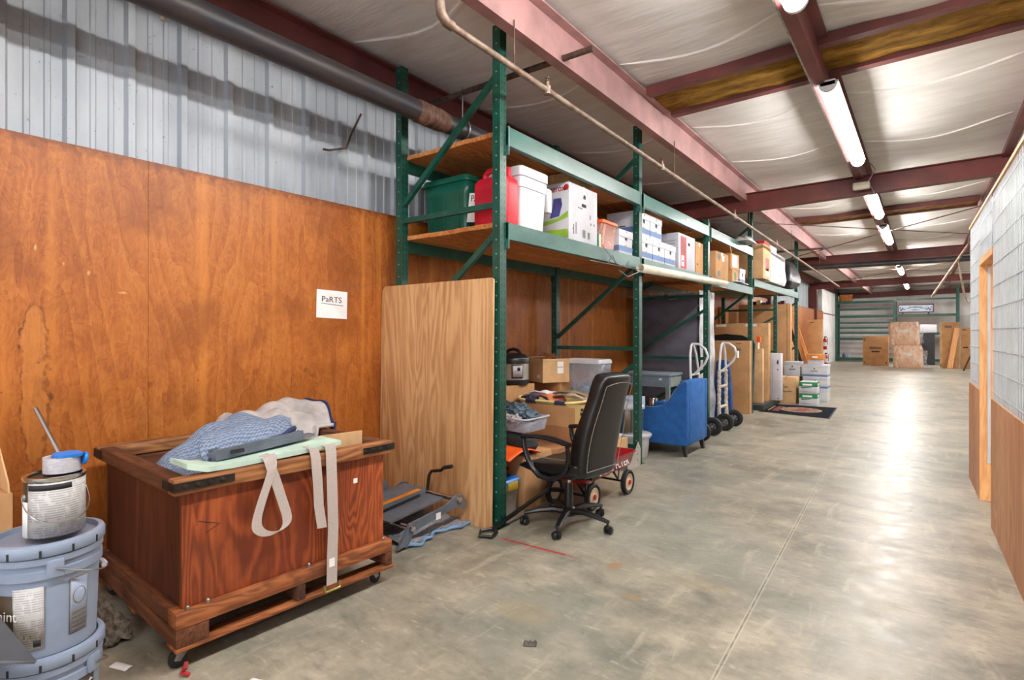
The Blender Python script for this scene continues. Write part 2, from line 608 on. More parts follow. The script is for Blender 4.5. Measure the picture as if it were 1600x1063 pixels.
M['pipe_rust'] = plain('rusty_coupling', (128, 92, 74), 0.6, 0.2, 0.2, 14)
M['pipe_old'] = plain('old_pipe', (150, 132, 118), 0.5, 0.3, 0.15, 14, c2=(112, 88, 72))
M['pipe_brown'] = plain('brown_conduit', (96, 74, 62), 0.6, 0.2, 0.2, 14)
M['pvc'] = plain('cream_pvc', (226, 220, 200), 0.35, 0, 0.05, 5)
M['white'] = plain('white_plastic', (210, 210, 214), 0.4, 0, 0.03, 5)
M['paper'] = plain('white_paper', (240, 239, 238), 0.75, 0, 0.03, 5)
M['ink'] = plain('black_ink', (34, 34, 38), 0.7, 0, 0.05)
M['greyink'] = plain('grey_print', (150, 150, 150), 0.8, 0, 0.3, 90, stretch=(1, 1, 4))
M['housing'] = plain('white_enamel', (226, 226, 224), 0.35, 0, 0.04)
def card(name, c, k=0.0):
    m = NT(name)
    n1 = m.noise(4, 4)
    n2 = m.noise(90, 2, m.map(scale=(1, 1, .15)))
    col = m.mix(m.step(n1, 0.3, 0.7), tuple(q * .88 for q in c), c)
    col = m.mix(m.step(n2, 0.4, 0.7, 0, 0.12), col, tuple(q * .7 for q in c))
    return m.fin(col, 0.8, 0, 0.2)
M['card'] = card('cardboard', (198, 152, 106))
M['card2'] = card('cardboard_light', (214, 174, 128))
M['card3'] = card('cardboard_dark', (176, 126, 84))
M['tape'] = plain('packing_tape', (214, 176, 128), 0.25, 0, 0.06, spec=0.6)
M['carton'] = plain('white_carton', (200, 201, 207), 0.6, 0, 0.04, 4)
M['carton_g'] = plain('pale_grey_carton', (186, 187, 198), 0.55, 0, 0.05, 3)  # even pale grey card colour
M['blueband'] = plain('blue_band_print', (96, 122, 168), 0.6, 0, 0.05)
M['blued'] = plain('dark_blue_print', (58, 96, 160), 0.6, 0, 0.05)
M['redp'] = plain('red_print', (200, 40, 44), 0.55, 0, 0.2, 5)
M['greenp'] = plain('green_print', (40, 132, 84), 0.55, 0, 0.08)
M['lime'] = plain('lime_print', (150, 196, 66), 0.55, 0, 0.08)
M['purple'] = plain('violet_print', (84, 84, 150), 0.55, 0, 0.15)
M['orangep'] = plain('orange_print', (214, 134, 62), 0.55, 0, 0.08)
M['gtote'] = plain('green_tote_plastic', (22, 92, 74), 0.28, 0, 0.06, 5)
M['red'] = plain('red_fuel_plastic', (206, 26, 48), 0.4, 0, 0.06, 5)
M['wagon'] = plain('red_enamel', (164, 26, 34), 0.3, 0, 0.1, 5)
M['tan'] = plain('cream_wheel_plastic', (232, 206, 174), 0.45, 0, 0.06)
M['navy'] = plain('navy_binding', (44, 56, 104), 0.75, 0, 0.12, 20)
def quilt(name, c, c2):
    m = NT(name)
    x = m.sep()
    z1 = m.ma('SINE', m.ma('ADD', m.ma('MULTIPLY', x[0], 480), m.ma('MULTIPLY', m.ma('PINGPONG', m.ma('MULTIPLY', x[1], 55), 0.5), 5)))
    n1 = m.noise(5, 4)
    f = m.step(m.ma('ADD', m.ma('MULTIPLY', z1, 0.22), m.noise(70, 3)), 0.2, 0.8)
    col = m.mix(f, tuple(q * .70 for q in c), c)
    col = m.mix(m.step(n1, 0.45, 0.7, 0, .3), col, c2)
    m.bump(z1, 0.6, 0.004)
    return m.fin(col, 0.9, 0, 0.15)
M['quilt'] = quilt('blue_quilted_cloth', (146, 162, 188), (120, 134, 162))
M['quilt2'] = plain('grey_blanket_cloth', (196, 190, 186), .9, 0, .10, 7, .25, 40)
M['quilt3'] = quilt('royal_blue_quilt', (40, 88, 160), (30, 66, 130))
M['foam'] = plain('pale_green_foam', (196, 222, 206), 0.7, 0, 0.05, 8)
M['strap'] = plain('pale_webbing', (186, 174, 166), 0.85, 0, 0.05, 260, 0.1, 400)
M['brass'] = plain('brass_hook', (176, 160, 100), 0.35, 0.8, 0.1)
M['grey'] = plain('grey_machine_paint', (104, 114, 126), 0.45, 0.1, 0.08, 8)
M['orange'] = plain('orange_sticker', (228, 132, 30), 0.5, 0, 0.05)
M['hot'] = plain('bright_orange_plastic', (246, 96, 22), 0.45, 0, 0.05)
M['bucket'] = plain('grey_blue_bucket_plastic', (142, 156, 178), 0.45, 0, 0.05, 5)
M['bdark'] = plain('dark_brown_label', (64, 52, 36), 0.5, 0, 0.06)
M['lab'] = None
m = NT('printed_label')
x = m.sep()
rows = m.ma('FRACT', m.ma('MULTIPLY', x[2], 130))
wd = m.noise(70, 2, m.map(scale=(1, 1, .6)))
f = m.ma('MULTIPLY', m.step(rows, 0.35, 0.5), m.step(wd, 0.38, 0.5))
pg = m.step(m.noise(10, 1, m.map(scale=(.4, .4, 3))), 0.36, 0.44)
col = m.mix(m.ma('MULTIPLY', m.ma('MULTIPLY', f, pg), 0.5), (186, 185, 183), (96, 94, 92))
M['lab'] = m.fin(col, 0.5, 0, 0.4)
M['brownprint'] = plain('brown_outline_print', (124, 104, 78), 0.6, 0, 0.1)
M['blue'] = plain('bright_blue_plastic', (28, 122, 214), 0.35, 0, 0.05)
M['tapeg'] = plain('silver_tape_roll', (196, 194, 200), 0.3, 0, 0.06, 60, stretch=(1, 1, 3))
M['uph'] = plain('blue_upholstery', (34, 100, 172), 0.85, 0, 0.1, 12, 0.3, 300, c2=(28, 86, 154))
M['dkleg'] = plain('dark_leg_wood', (44, 36, 32), 0.5)
M['wrapdark'] = plain('charcoal_mattress_cloth', (100, 100, 112), 0.5, 0, 0.15, 2.5, 0.3, 9, c2=(80, 78, 88), stretch=(1, 1, 1.6))
def film(name, c, alpha, rough=0.2, sc=9):
    m = NT(name)
    n1 = m.noise(sc, 5, None, 0.6, 0.8)
    m.bump(n1, 0.9, 0.03)
    al = m.step(n1, 0.4, 0.68, alpha * 0.7, min(1, alpha * 1.5))
    m.l(al, m.b.inputs['Alpha'])
    return m.fin(c, rough, 0, 0.6)
M['film'] = film('clear_plastic_film', (226, 228, 234), 0.3)
M['clear'] = film('clear_tub_plastic', (186, 196, 212), 0.4, 0.2, 4)
M['bagw'] = plain('white_plastic_bag', (226, 226, 228), 0.3, 0, 0.08, 9, 0.8, 14)
M['bagb'] = plain('black_plastic_bag', (38, 42, 50), 0.38, 0, 0.2, 9, 0.9, 16)
M['desk'] = plain('grey_desk_enamel', (122, 136, 146), 0.45, 0, 0.06)
M['deskend'] = plain('olive_grey_enamel', (132, 142, 136), 0.45, 0, 0.06)
M['fabricgold'] = None
m = NT('plastic_wrapped_cloth')
n1 = m.noise(6, 5, m.map(scale=(1, 1, .5), rot=(0.4, 0, .5)), 0.6, 1.0)
col = m.ramp(n1, [(0.3, (196, 150, 118)), (0.5, (222, 182, 150)), (0.66, (240, 216, 194)), (0.8, (252, 244, 236))])
m.bump(n1, 0.8, 0.05)
M['fabricgold'] = m.fin(col, 0.28, 0, 0.6)
M['foil'] = None
m = NT('pale_insulation_film')
n1 = m.noise(14, 5, m.map(scale=(1, 1.0, .6)), 0.6)
n2 = m.noise(30, 3, m.map(scale=(1, 1, .08)))
x = m.sep()
col = m.mix(m.step(n1, 0.35, 0.65), (112, 138, 152), (164, 182, 190))
near = m.step(x[1], 4.1, 4.6, 1, 0)
st = m.ramp(n2, [(0.38, (58, 66, 92)), (0.48, (150, 166, 184)), (0.56, (196, 150, 112)), (0.64, (88, 120, 166))])
col = m.mix(m.ma('MULTIPLY', near, 0.6), col, st)
M['foil'] = m.fin(col, 0.35, 0.1, 0.5)
M['wire'] = plain('white_wire', (228, 228, 228), 0.35, 0.2, 0.03)
M['matdark'] = plain('charcoal_mat_pile', (38, 40, 48), 1.0, 0, 0.15, 60, spec=0.02)
M['matred'] = plain('red_mat_pile', (140, 62, 56), 0.95, 0, 0.2, 30)
M['matsand'] = plain('sand_mat_pile', (176, 150, 118), 0.95, 0, 0.2, 30)
M['rope'] = plain('cream_rope_wrap', (222, 208, 188), 0.9, 0, 0.15, 60, 0.6, 120)
M['basket'] = plain('pale_yellow_plastic', (240, 220, 150), 0.45, 0, 0.05)
M['wallwhite'] = plain('white_wall_sheet', (234, 232, 230), 0.6, 0, 0.05, 2)
M['wallgrey'] = plain('grey_rear_wall', (206, 204, 202), 0.6, 0, 0.05, 1)
M['firered'] = plain('red_extinguisher_paint', (186, 30, 32), 0.3, 0, 0.05)
M['signblue'] = plain('blue_sign_art', (74, 98, 160), 0.5, 0, 0.15)
M['signpale'] = plain('pale_sign_face', (196, 204, 218), 0.4, 0, 0.06)
M['signframe'] = plain('dark_red_frame', (64, 42, 44), 0.4, 0, 0.1)
m = NT('light_diffuser')
m.b.inputs['Emission Color'].default_value = (1.0, 0.965, 0.93, 1)
m.b.inputs['Emission Strength'].default_value = LAMP
M['lamp'] = m.fin((250, 250, 250), 0.4)
m = NT('light_diffuser_boosted')
m.b.inputs['Emission Color'].default_value = (1.0, 0.975, 0.95, 1)
m.b.inputs['Emission Strength'].default_value = LAMP * 1.4  # same tubes, extra strength added to brighten the far end
M['lamp_boost'] = m.fin((250, 250, 250), 0.4)

# ------------------------------------------------------------------ the shell
XW, XP, YB, Y0, XR = -3.95, -3.7, 34.3, -5.0, 6.5
fl = struct(B().box(-4.1, Y0, -0.12, XR, YB, 0).obj('floor', M['floor'], smooth=0))

# ceiling: sagging vinyl between the purlins
PUR = [-3.75, -2.22, -0.70, 0.82, 2.34, 3.86, 5.38]
def zc(x, y=0.0):
    return 3.80 + 0.012 * x
def zsag(x, y):
    k = (x + 3.75) / 1.522
    return zc(x) + 0.02 - 0.05 * sin(pi * (k % 1.0)) ** 2 * (0.6 + 0.4 * sin(y * 2.1 + int(k) * 1.7))
b = B().grid(lambda u, v: (XW + u * (XR - XW), Y0 + v * (YB - Y0), zsag(XW + u * (XR - XW), Y0 + v * (YB - Y0))), 84, 160)
ceil = struct(b.obj('ceiling', M['ceil'], solid=0.04))
sb = B()
y = 1.1
while y < 33.5:
    for k in range(5):
        xa, xb = PUR[k] + .06, PUR[k + 1] - .06
        off = random.uniform(-.12, .12)
        pts = []
        for i in range(9):
            u = i / 8
            X_ = xa + u * (xb - xa)
            Y_ = y + off + 0.22 * sin(pi * u) - 0.05 * u
            pts.append((X_, Y_, zsag(X_, Y_) - 0.022))
        sb.tube(pts, [0.006] + [0.024] * 7 + [0.006], 6, ry=0.6)
    y += 1.72
sb.obj('seam', M['seam'], ceil)
# purlins
for i, x in enumerate(PUR):
    z1 = zc(x) + .0
    z0 = z1 - (0.30 if i in (1,) else 0.24 if i else 0.26)
    p = B()
    p.box(x - .012, Y0, z0, x + .012, YB, z1)
    p.box(x - .075, Y0, z0 - .012, x + .012, YB, z0)
    p.box(x - .012, Y0, z1 - .05, x + .085, YB, z1 - .035)
    p.obj('eave_beam' if i == 0 else 'purlin', M['pink'] if i == 1 else M['maroon'], ceil, smooth=0)
# cross beams
def crossbeam(y):
    def zt(x):
        return 3.575 + .0104 * x
    def zb(x):
        return 3.35 + .022 * x
    xa, xb = XW + .05, XR
    p = B()
    p.prism([(xa, zb(xa)), (xb, zb(xb)), (xb, zt(xb)), (xa, zt(xa))], y - .006, y + .006, 'y')
    p.prism([(xa, zb(xa) - .012), (xb, zb(xb) - .012), (xb, zb(xb)), (xa, zb(xa))], y - .075, y + .075, 'y')
    p.prism([(xa, zt(xa)), (xb, zt(xb)), (xb, zt(xb) + .012), (xa, zt(xa) + .012)], y - .075, y + .075, 'y')
    return p.obj('crossbeam', M['maroon2'], ceil, smooth=0)
for y in (0.5, 9.0, 17.5, 26.0, 34.0):
    crossbeam(y)
# strips of bare fibreglass with their maroon edging
for (ya, yb, xa, xb) in ((5.0, 5.62, -2.12, 6.4), (12.45, 12.95, -2.1, 0.75), (21.5, 22, -2.1, .75)):
    B().grid(lambda u, v: (xa + u * (xb - xa), ya + v * (yb - ya), zc(xa + u * (xb - xa)) - .05 - .02 * sin(pi * v) + .008 * sin(u * 90)), 40, 6).obj('insulation_strip', M['fiber'], ceil, solid=.02)
    e = B()
    for yy in (ya, yb):
        e.prism([(xa, zc(xa) - .10), (xb, zc(xb) - .10), (xb, zc(xb) - .02), (xa, zc(xa) - .02)], yy - .045, yy + .045, 'y')
    e.obj('edge_strip', M['maroon'], ceil, smooth=0)
# diagonal bracing rods
for p, q in (((-3.6, 17.2, 3.42), (2.6, 9.3, 3.5)), ((-3.6, 9.3, 3.42), (2.6, 17.2, 3.5)), ((-3.6, 25.7, 3.42), (2.6, 17.8, 3.5)), ((-3.6, 17.8, 3.42), (2.6, 25.7, 3.5))):
    B().tube([p, q], .009, 6).obj('bracing_rod', M['pipe_brown'], ceil)

# left wall: ribbed siding above, varnished plywood below
prof = []
y = -5.0
while y < 34.2:
    for dy, dx in ((0, 0), (.06, 0), (.066, .008), (.086, .008), (.092, 0), (.15, 0), (.156, .008), (.176, .008), (.182, 0), (.235, 0), (.250, .032), (.285, .032), (.30, 0)):
        prof.append((y + dy, dx))
    y += .302
wb = B()
wb.loft([[(XW + dx, yy, 0) for yy, dx in prof], [(XW + dx, yy, 3.9) for yy, dx in prof]], closed=False)
wl = struct(wb.obj('wall_left', M['siding'], smooth=0, solid=0.004))
g = B()
g.bar((XW + .12, Y0, 2.36), (XW + .12, YB, 2.36), .18, .05)
g.obj('girt', M['maroon2'], wl, smooth=0)
ys = [-5.0, -1.12, 1.32, 3.76, 6.2, 8.64, 11.08, 13.52, 15.96, 18.4, 20.84, 23.28, 25.7, 28.4]
for ya, yb in zip(ys, ys[1:]):
    z1 = 2.43
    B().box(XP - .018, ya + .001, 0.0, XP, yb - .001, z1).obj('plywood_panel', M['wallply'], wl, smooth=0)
for y in (0.5, 17.5, 26.0):
    B().box(XW + .04, y - .1, 0, XW + .34 if y > 10 else XP - .02, y + .1, 3.35).obj('column', M['maroon2'], wl, smooth=0)
B().box(XW + .04, 28.4, 0, XW + .2, YB, 3.5).obj('white_sheet', M['wallwhite'], wl, smooth=0)
bw = struct(B().box(-4.1, YB, 0, XR, YB + .1, 3.95).obj('wall_back', M['wallwhite'], smooth=0))
for k in range(9):
    z = 0.3 + k * .29
    B().box(-3.8, YB - .03, z, -1.2, YB, z + .12).obj('siding_rail', M['wallgrey'], bw, smooth=0)
B().box(-1.2, YB - .02, 0, XR, YB, 2.3).obj('lower_sheet', M['wallgrey'], bw, smooth=0)
struct(B().box(XR, Y0, 0, XR + .1, YB, 3.95).obj('wall_right', M['wallwhite'], smooth=0))
wf = B()  # unseen end wall, its opening added so sky light fills from behind
wf.box(-4.1, Y0 - .1, 0, -2.6, Y0, 3.95)
wf.box(4.2, Y0 - .1, 0, XR, Y0, 3.95)
wf.box(-2.6, Y0 - .1, 3.3, 4.2, Y0, 3.95)
struct(wf.obj('wall_front', M['wallwhite'], smooth=0))

# partition on the right: plywood dado, wire mesh over film, timber door frame
part = thing('wall_partition', 'plywood and wire mesh partition with doorway', 'wall')
del part['label'], part['category']
struct(part)
PA, PB = Vector((.52, -1.0, 0)), Vector((.341, 7.01, 0))
pd = (PB - PA).normalized()
part.location = PA
part.rotation_euler = (0, 0, math.atan2(-pd.x, pd.y))
PL = (PB - PA).length
DA, DB = 6.28, 7.08   # door opening, along the partition
ZL, ZT = .93, 2.43
for a_, b_ in ((0, DA), (DB, PL)):
    B().box(0, a_, 0, .012, b_, ZL).obj('plywood_dado', M['partply'], part, smooth=0)
    B().box(.022, a_, ZL - .05, .028, b_, ZT - .02).obj('insulation_film', M['foil'], part, smooth=0)
    wm = B()
    y = a_ + .02
    while y < b_:
        wm.box(.008, y - .002, ZL - .02, .0118, y + .002, ZT - .01)
        y += .051
    z = ZL + .05
    while z < ZT:
        wm.box(.006, a_, z - .002, .009, b_, z + .002)
        z += .152
    wm.obj('wire_mesh', M['wire'], part, smooth=0)
    B().box(.0, a_, ZT - .012, .10, b_, ZT + .012).obj('top_rail', M['pine'], part, smooth=0)
B().box(.012, DA, 2.03, .06, DB, ZT - .012).obj('film_over_door', M['foil'], part, smooth=0)
wm = B()
y = DA + .02
while y < DB:
    wm.box(.003, y - .0014, 2.03, .006, y + .0014, ZT - .01)
    y += .051
for z in (2.146, 2.298):
    wm.box(.0, DA, z - .002, .003, DB, z + .002)
wm.obj('wire_mesh', M['wire'], part, smooth=0)
B().box(.0, DA, ZT - .012, .10, DB, ZT + .012).obj('top_rail', M['pine'], part, smooth=0)
B().box(.006, DA, 1.98, .12, DB, 2.03).obj('door_head', M['pine'], part, smooth=0)
B().box(.003, DB - .002, 0, .14, DB + .036, 1.99).obj('door_jamb', M['pine'], part, smooth=0)
B().box(.012, DA - .036, 0, .10, DA, 1.99).obj('door_jamb', M['pine'], part, smooth=0)
B().box(.052, DB - .02, .32, .072, DB - .002, 1.96).obj('white_stop_strip', M['white'], part, smooth=0)
for yy in (1.2, 2.42, 3.64, 4.86, PL - .05):
    B().box(.03, yy - .02, 0, .10, yy + .02, ZT - .012).obj('stud', M['pine'], part, smooth=0)

# ------------------------------------------------------------------ ceiling lights
def strip_light(ya, yb, label):
    L = yb - ya
    t = thing('ceiling_light', label, 'ceiling light', (-.665, (ya + yb) / 2, 3.56), 0, 'strip lights along the ceiling')
    h = B().box(-.055, -L / 2, -.045, .055, L / 2, 0)
    h.box(-.079, -L / 2, -.024, .079, L / 2, -.014)
    h.obj('housing', M['housing'], t, smooth=0)
    sec = [(.066 * cos(a), -.02 - .075 * sin(a)) for a in [pi * k / 10 for k in range(11)]]
    B().prism(sec, -L / 2 + .03, L / 2 - .03, 'y').obj('diffuser', M['lamp_boost' if ya > 12 else 'lamp'], t)
    for s in (-1, 1):
        sec2 = [(x * 1.12, z * 1.06 + .002) for x, z in sec]
        B().prism(sec2, s * (L / 2 - .03), s * (L / 2), 'y').obj('end_cap', M['housing'], t)
    return t
for ya, yb, lb in ((-4.6, -2.1, 'added unseen strip light hung behind the viewpoint over the open end of the floor'),  # first two are unseen, added to even the light from behind
                   (-1.4, 1.1, 'added unseen strip light hung right above the viewpoint'),
                   (1.45, 3.93, 'lit white strip light cut off by the top edge of the photo'),
                   (5.35, 8.0, 'largest fully visible strip light, lit, before the first red crossbeam'),
                   (9.5, 11.9, 'lit strip light directly behind the first red crossbeam'),
                   (13.0, 15.5, 'lit strip light second behind the first red crossbeam'),
                   (18.0, 20.3, 'lit strip light directly behind the second red crossbeam'),
                   (21.2, 23.7, 'lit strip light just before the third red crossbeam'),
                   (28.2, 31.2, 'smallest lit strip light, nearest the back wall')):
    strip_light(ya, yb, lb)
for i_, ya in enumerate((-3, 1.5, 8, 15, 22, 28)):  # unseen row added to light the ceiling and rear past the partition
    t = strip_light(ya, ya + 2.5, 'added unseen strip light on the far side of the partition, number %d from the front' % (i_ + 1))
    t.location.x = 3.86
    t['label'] = ('added strip light beyond the partition, hidden from the aisle, ' + ('at the open end', 'beside the mesh', 'past the doorway', 'near the middle', 'toward the rear', 'by the back wall')[i_])

# conduit channel running to the first lights
t = tag(B().box(-.79, .3, 3.545, -.765, 8.9, 3.575).obj('wiring_channel', M['steel'], smooth=0), 'thin grey wiring channel running along the light row under the ceiling beam', 'wiring channel')
# sensor box on crossbeam
t = thing('emergency_light', 'small white box fixed to the first red crossbeam beside the lights', 'emergency light', (-.70, 8.915, 3.42))
B().box(-.1, -.09, -.05, .1, 0, .05, bev=.02).obj('case', M['pvc'], t)
B().tube([(.1, -.03, .0), (.15, -.04, -.12), (.06, -.03, -.2)], .006, 6).obj('cable', M['steel'], t)
B().tube([(.08, -.03, .05), (.16, -.05, .2), (.1, -.02, .3)], .006, 6).obj('cable', M['steel'], t)

# ------------------------------------------------------------------ overhead pipes
t = thing('sprinkler_main', 'thick dark steel pipe running above the left wall past the rack', 'pipe', (-3.22, 0, 3.17))
B().tube([(0, -1.0, 0), (0, 3.02, 0)], .082, 20).obj('pipe_run', M['pipe_dark'], t)
B().tube([(0, 3.36, 0), (0, 16.9, 0)], .078, 20).obj('pipe_run', M['pipe_dark'], t)
c = B()
c.lathe([(.078, 0), (.09, .02), (.09, .08), (.084, .085), (.084, .1), (.09, .105), (.09, .16), (.084, .165), (.084, .18), (.09, .185), (.09, .26), (.078, .34)], 24, Matrix.Translation((0, 3.02, 0)) @ Matrix.Rotation(R(-90), 4, 'X'))
c.obj('coupling', M['pipe_rust'], t)
B().tube([(0, 17.0, 0.05), (4.2, 17.0, 0.03)], .07, 16).obj('cross_pipe', M['pipe_dark'], t)
B().tube([(0, 16.8, 0), (0, 16.95, .03), (.15, 17.0, .05)], .085, 14).obj('elbow', M['pipe_dark'], t)
for y in (3.57, 11.0):
    B().tube([(0, y, .09), (0, y, .38)], .006, 6).obj('hanger_rod', M['steel'], t)
    B().tube([(.09 * cos(a), y, .09 * sin(a)) for a in [2 * pi * k / 20 for k in range(20)]], .007, 6, closed=True).obj('hanger_ring', M['steel'], t)

t = thing('sprinkler_branch', 'thin old sprinkler pipe running along the front of the rack under the ceiling', 'pipe', (0, 0, 0))
P0, P1 = Vector((-2.20, 2.30, 3.19)), Vector((-2.13, 19.6, 2.86))
B().tube([P0, P1], .021, 12).obj('pipe_run', M['pipe_old'], t)
B().tube([P0 + Vector((0, .05, 0)), P0, P0 + Vector((0, -.04, .03)), P0 + Vector((0, -.05, .08)), P0 + Vector((0, -.05, .16))], .03, 12).obj('elbow', M['pipe_old'], t)
B().tube([P0 + Vector((0, -.05, .12)), P0 + Vector((0, -.05, .3))], .017, 10).obj('riser', M['pvc'], t)
d = (P1 - P0)
for k, y in enumerate((2.95, 5.85, 9.0, 12.3, 15.8)):
    q = P0 + d * ((y - P0.y) / d.y)
    B().tube([q, (q.x, q.y, 3.5)], .005, 6).obj('hanger_rod', M['pipe_rust'], t)
for y in (3.35, 5.5, 8.2, 10.9):
    q = P0 + d * ((y - P0.y) / d.y)
    h = B()
    h.lathe([(.026, -.03), (.026, .03), (.014, .032), (.014, .06), (.02, .065), (.006, .075), (.004, .085), (.018, .088), (.018, .092)], 10, Matrix.Translation(q))
    h.obj('sprinkler_head', M['pipe_old'], t)

t = thing('support_angle', 'rusty steel pipe laid across under two ceiling beams beside the front green post', 'pipe', (0, 3.57, 3.50))
B().tube([(-3.72, 0, .0), (-1.95, .02, .0)], .024, 10).obj('pipe_run', M['pipe_brown'], t)
B().tube([(-2.26 + .035 * cos(a), -.0, .005 + .035 * sin(a)) for a in [2 * pi * k / 14 for k in range(14)]], .006, 6, closed=True).obj('u_bolt', M['pipe_rust'], t)
t = thing('support_angle', 'dark steel pipe laid across under two ceiling beams above the fifth green post', 'pipe', (0, 14.9, 3.44))
B().tube([(-3.72, 0, .0), (-1.95, .02, .0)], .024, 10).obj('pipe_run', M['pipe_brown'], t)

t = thing('sprinkler_drop', 'bent steel drop pipe hanging down beside the far end of the partition', 'pipe', (0, 15.0, 0))
B().tube([(.10, 0, 2.19), (.72, .0, 3.28)], .026, 10).obj('sloping_pipe', M['pipe_old'], t)
B().tube([(.55, .02, 2.98), (.6, .02, 2.6), (.66, .02, 2.2), (.70, .02, 2.06), (.76, .02, 2.06), (.78, .02, 2.3), (.765, .02, 3.3)], .018, 10).obj('loop', M['pipe_old'], t)
B().tube([(.5, .02, 2.9), (.6, 0.02, 3.08), (.82, .02, 3.12)], .022, 8).obj('fitting', M['pipe_dark'], t)
B().tube([(.72, 0, 3.28), (.74, .0, 3.60)], .007, 6).obj('hanger_rod', M['pipe_brown'], t)

t = tag(B().tube([(-3.46, 1.27, 3.40), (-3.42, 1.28, 3.30), (-3.395, 1.285, 3.22), (-3.40, 1.295, 3.145)], [.03, .034, .034, .012], 9).deform(
    lambda x, y, z: (x + .012 * sin(z * 90), y + .014 * sin(z * 70 + x * 50), z)).obj('insulation_tuft', plain('white_fibre_tuft', (228, 222, 206), 0.9, 0, 0.15, 40, 0.8, 60)),
    'ragged white tuft of insulation hanging at the top edge near the dark pipe', 'insulation')

t = tag(B().tube([(-3.90, 3.02, 3.30), (-3.88, 2.90, 3.08), (-3.86, 2.84, 2.95), (-3.84, 2.66, 2.88), (-3.83, 2.6, 2.87)], .009, 7).obj('loose_cable', M['pipe_brown']),
        'short loose cable end dangling on the grey metal siding below the dark pipe', 'cable')

# ------------------------------------------------------------------ pallet rack
XF, XB = -2.485, -3.53      # post centres front and rear
HP = 3.64
rack = thing('pallet_rack', 'long green steel pallet rack with timber shelves along the left wall', 'rack', (0, 0, 0))
FR = [(3.155, HP), (5.566, HP), (7.905, 3.02), (10.35, HP), (12.40, 2.20), (14.70, HP)]
def post(x, y, h):
    p = B()
    p.box(-.035, -.0375, 0, .035, .0375, h)
    p.box(-.05, -.06, 0, .05, .06, .008)
    return p.obj('post', M['post'], rack, (x, y, 0), smooth=0)
def diag(x, y0, z0, x1, z1, h=False):
    B().bar((x, y0, z0), (x1, y0, z1), .034, .042).obj('horizontal_brace' if h else 'diagonal_brace', M['green'], rack, smooth=0)
for k, (y, h) in enumerate(FR):
    post(XF, y, h)
    post(XB, y, h)
    if k == 2:
        hs = [.15, 1.05, 1.94, 2.75]
        dg = [(.90, .25), (1.75, 1.15), (2.05, 2.68)]
    elif k == 4:
        hs = [.15, 1.03, 1.90]
        dg = [(.9, .25), (1.75, 1.15)]
    else:
        hs = [.18, 1.24, 2.345]
        dg = [(1.10, .30), (2.16, 1.34), (2.46, 3.31)]
    for z in hs:
        diag(XB, y, z, XF, z, True)
    for i, (zf, zb) in enumerate(dg):
        if i == 2:
            diag(XB, y, zf, XF, zb)
        else:
            diag(XF, y, zf, XB, zb)
def beam(y0, y1, zb, zt, x, front=True):
    s = 1 if front else -1
    b = B()
    b.box(x - .024 * s, y0 + .036, zb, x + .024 * s, y1 - .036, zt)
    for yy in (y0 + .036, y1 - .036):
        e = 1 if yy < (y0 + y1) / 2 else -1
        b.box(x - .027 * s, yy, zb - .07, x + .030 * s, yy + .010 * e, zt + .004)
    return b.obj('beam', M['beam'] if front else M['green'], rack, smooth=0, bevel=.004)
def decking(y0, y1, zt, th=.036):
    n = 7
    w = (XF - XB - .02) / n
    for i in range(n):
        xa = XB + .01 + i * w
        B().box(xa + .002, y0 + random.uniform(0.0, .02), zt - th, xa + w - .002, y1 - .02, zt).obj('shelf_board', M['deck'], rack, smooth=0, bevel=.003)
YS = [f[0] for f in FR]
for a_, b_ in ((0, 1), (1, 2), (2, 3)):
    beam(YS[a_], YS[b_], 2.09, 2.215, XF + .03)
    beam(YS[a_], YS[b_], 2.09, 2.215, XB - .01, False)
    beam(YS[a_], YS[b_], 2.775, 2.915, XF + .03)
    beam(YS[a_], YS[b_], 2.775, 2.915, XB - .01, False)
    decking(YS[a_] + .02, YS[b_] - .0, 2.225)
    decking(YS[a_] + .02, YS[b_] - .0, 2.90)
beam(YS[3], YS[5], 2.25, 2.385, XF + .03)
beam(YS[3], YS[5], 2.25, 2.385, XB - .01, False)
decking(YS[3] + .05, YS[5] - .05, 2.40)
# stencilled capacity lines and a small sticker on the front beams
for (y, z, s_) in ((3.55, 2.150, 'CAPACITY PER PAIR'), (6.2, 2.86, 'CAPACITY PER PAIR')):
    pass
B().box(XF + .055, 6.95, 2.82, XF + .0565, 7.06, 2.875).obj('sticker', M['pvc'], rack, smooth=0)

# ------------------------------------------------------------------ cartons
def carton(name, label, cat, x0, y0, z0, x1, y1, z1, mat, rz=0, group=None, tape=None, tmat=None, bev=.004):
    w, d, h = x1 - x0, y1 - y0, z1 - z0
    o = B().box(-w / 2, -d / 2, 0, w / 2, d / 2, h, bev=bev).obj(name, mat, None, ((x0 + x1) / 2, (y0 + y1) / 2, z0), (0, 0, R(rz)))
    tag(o, label, cat, group)
    if tape:
        tb = B()
        e = .0012
        if tape == 'x':
            tb.box(-w / 2 - e, -.025, h - .06, w / 2 + e, .025, h + e)
        else:
            tb.box(-.025, -d / 2 - e, h - .06, .025, d / 2 + e, h + e)
        tb.obj('tape', tmat or M['tape'], o, smooth=0)
    return o, (w, d, h)

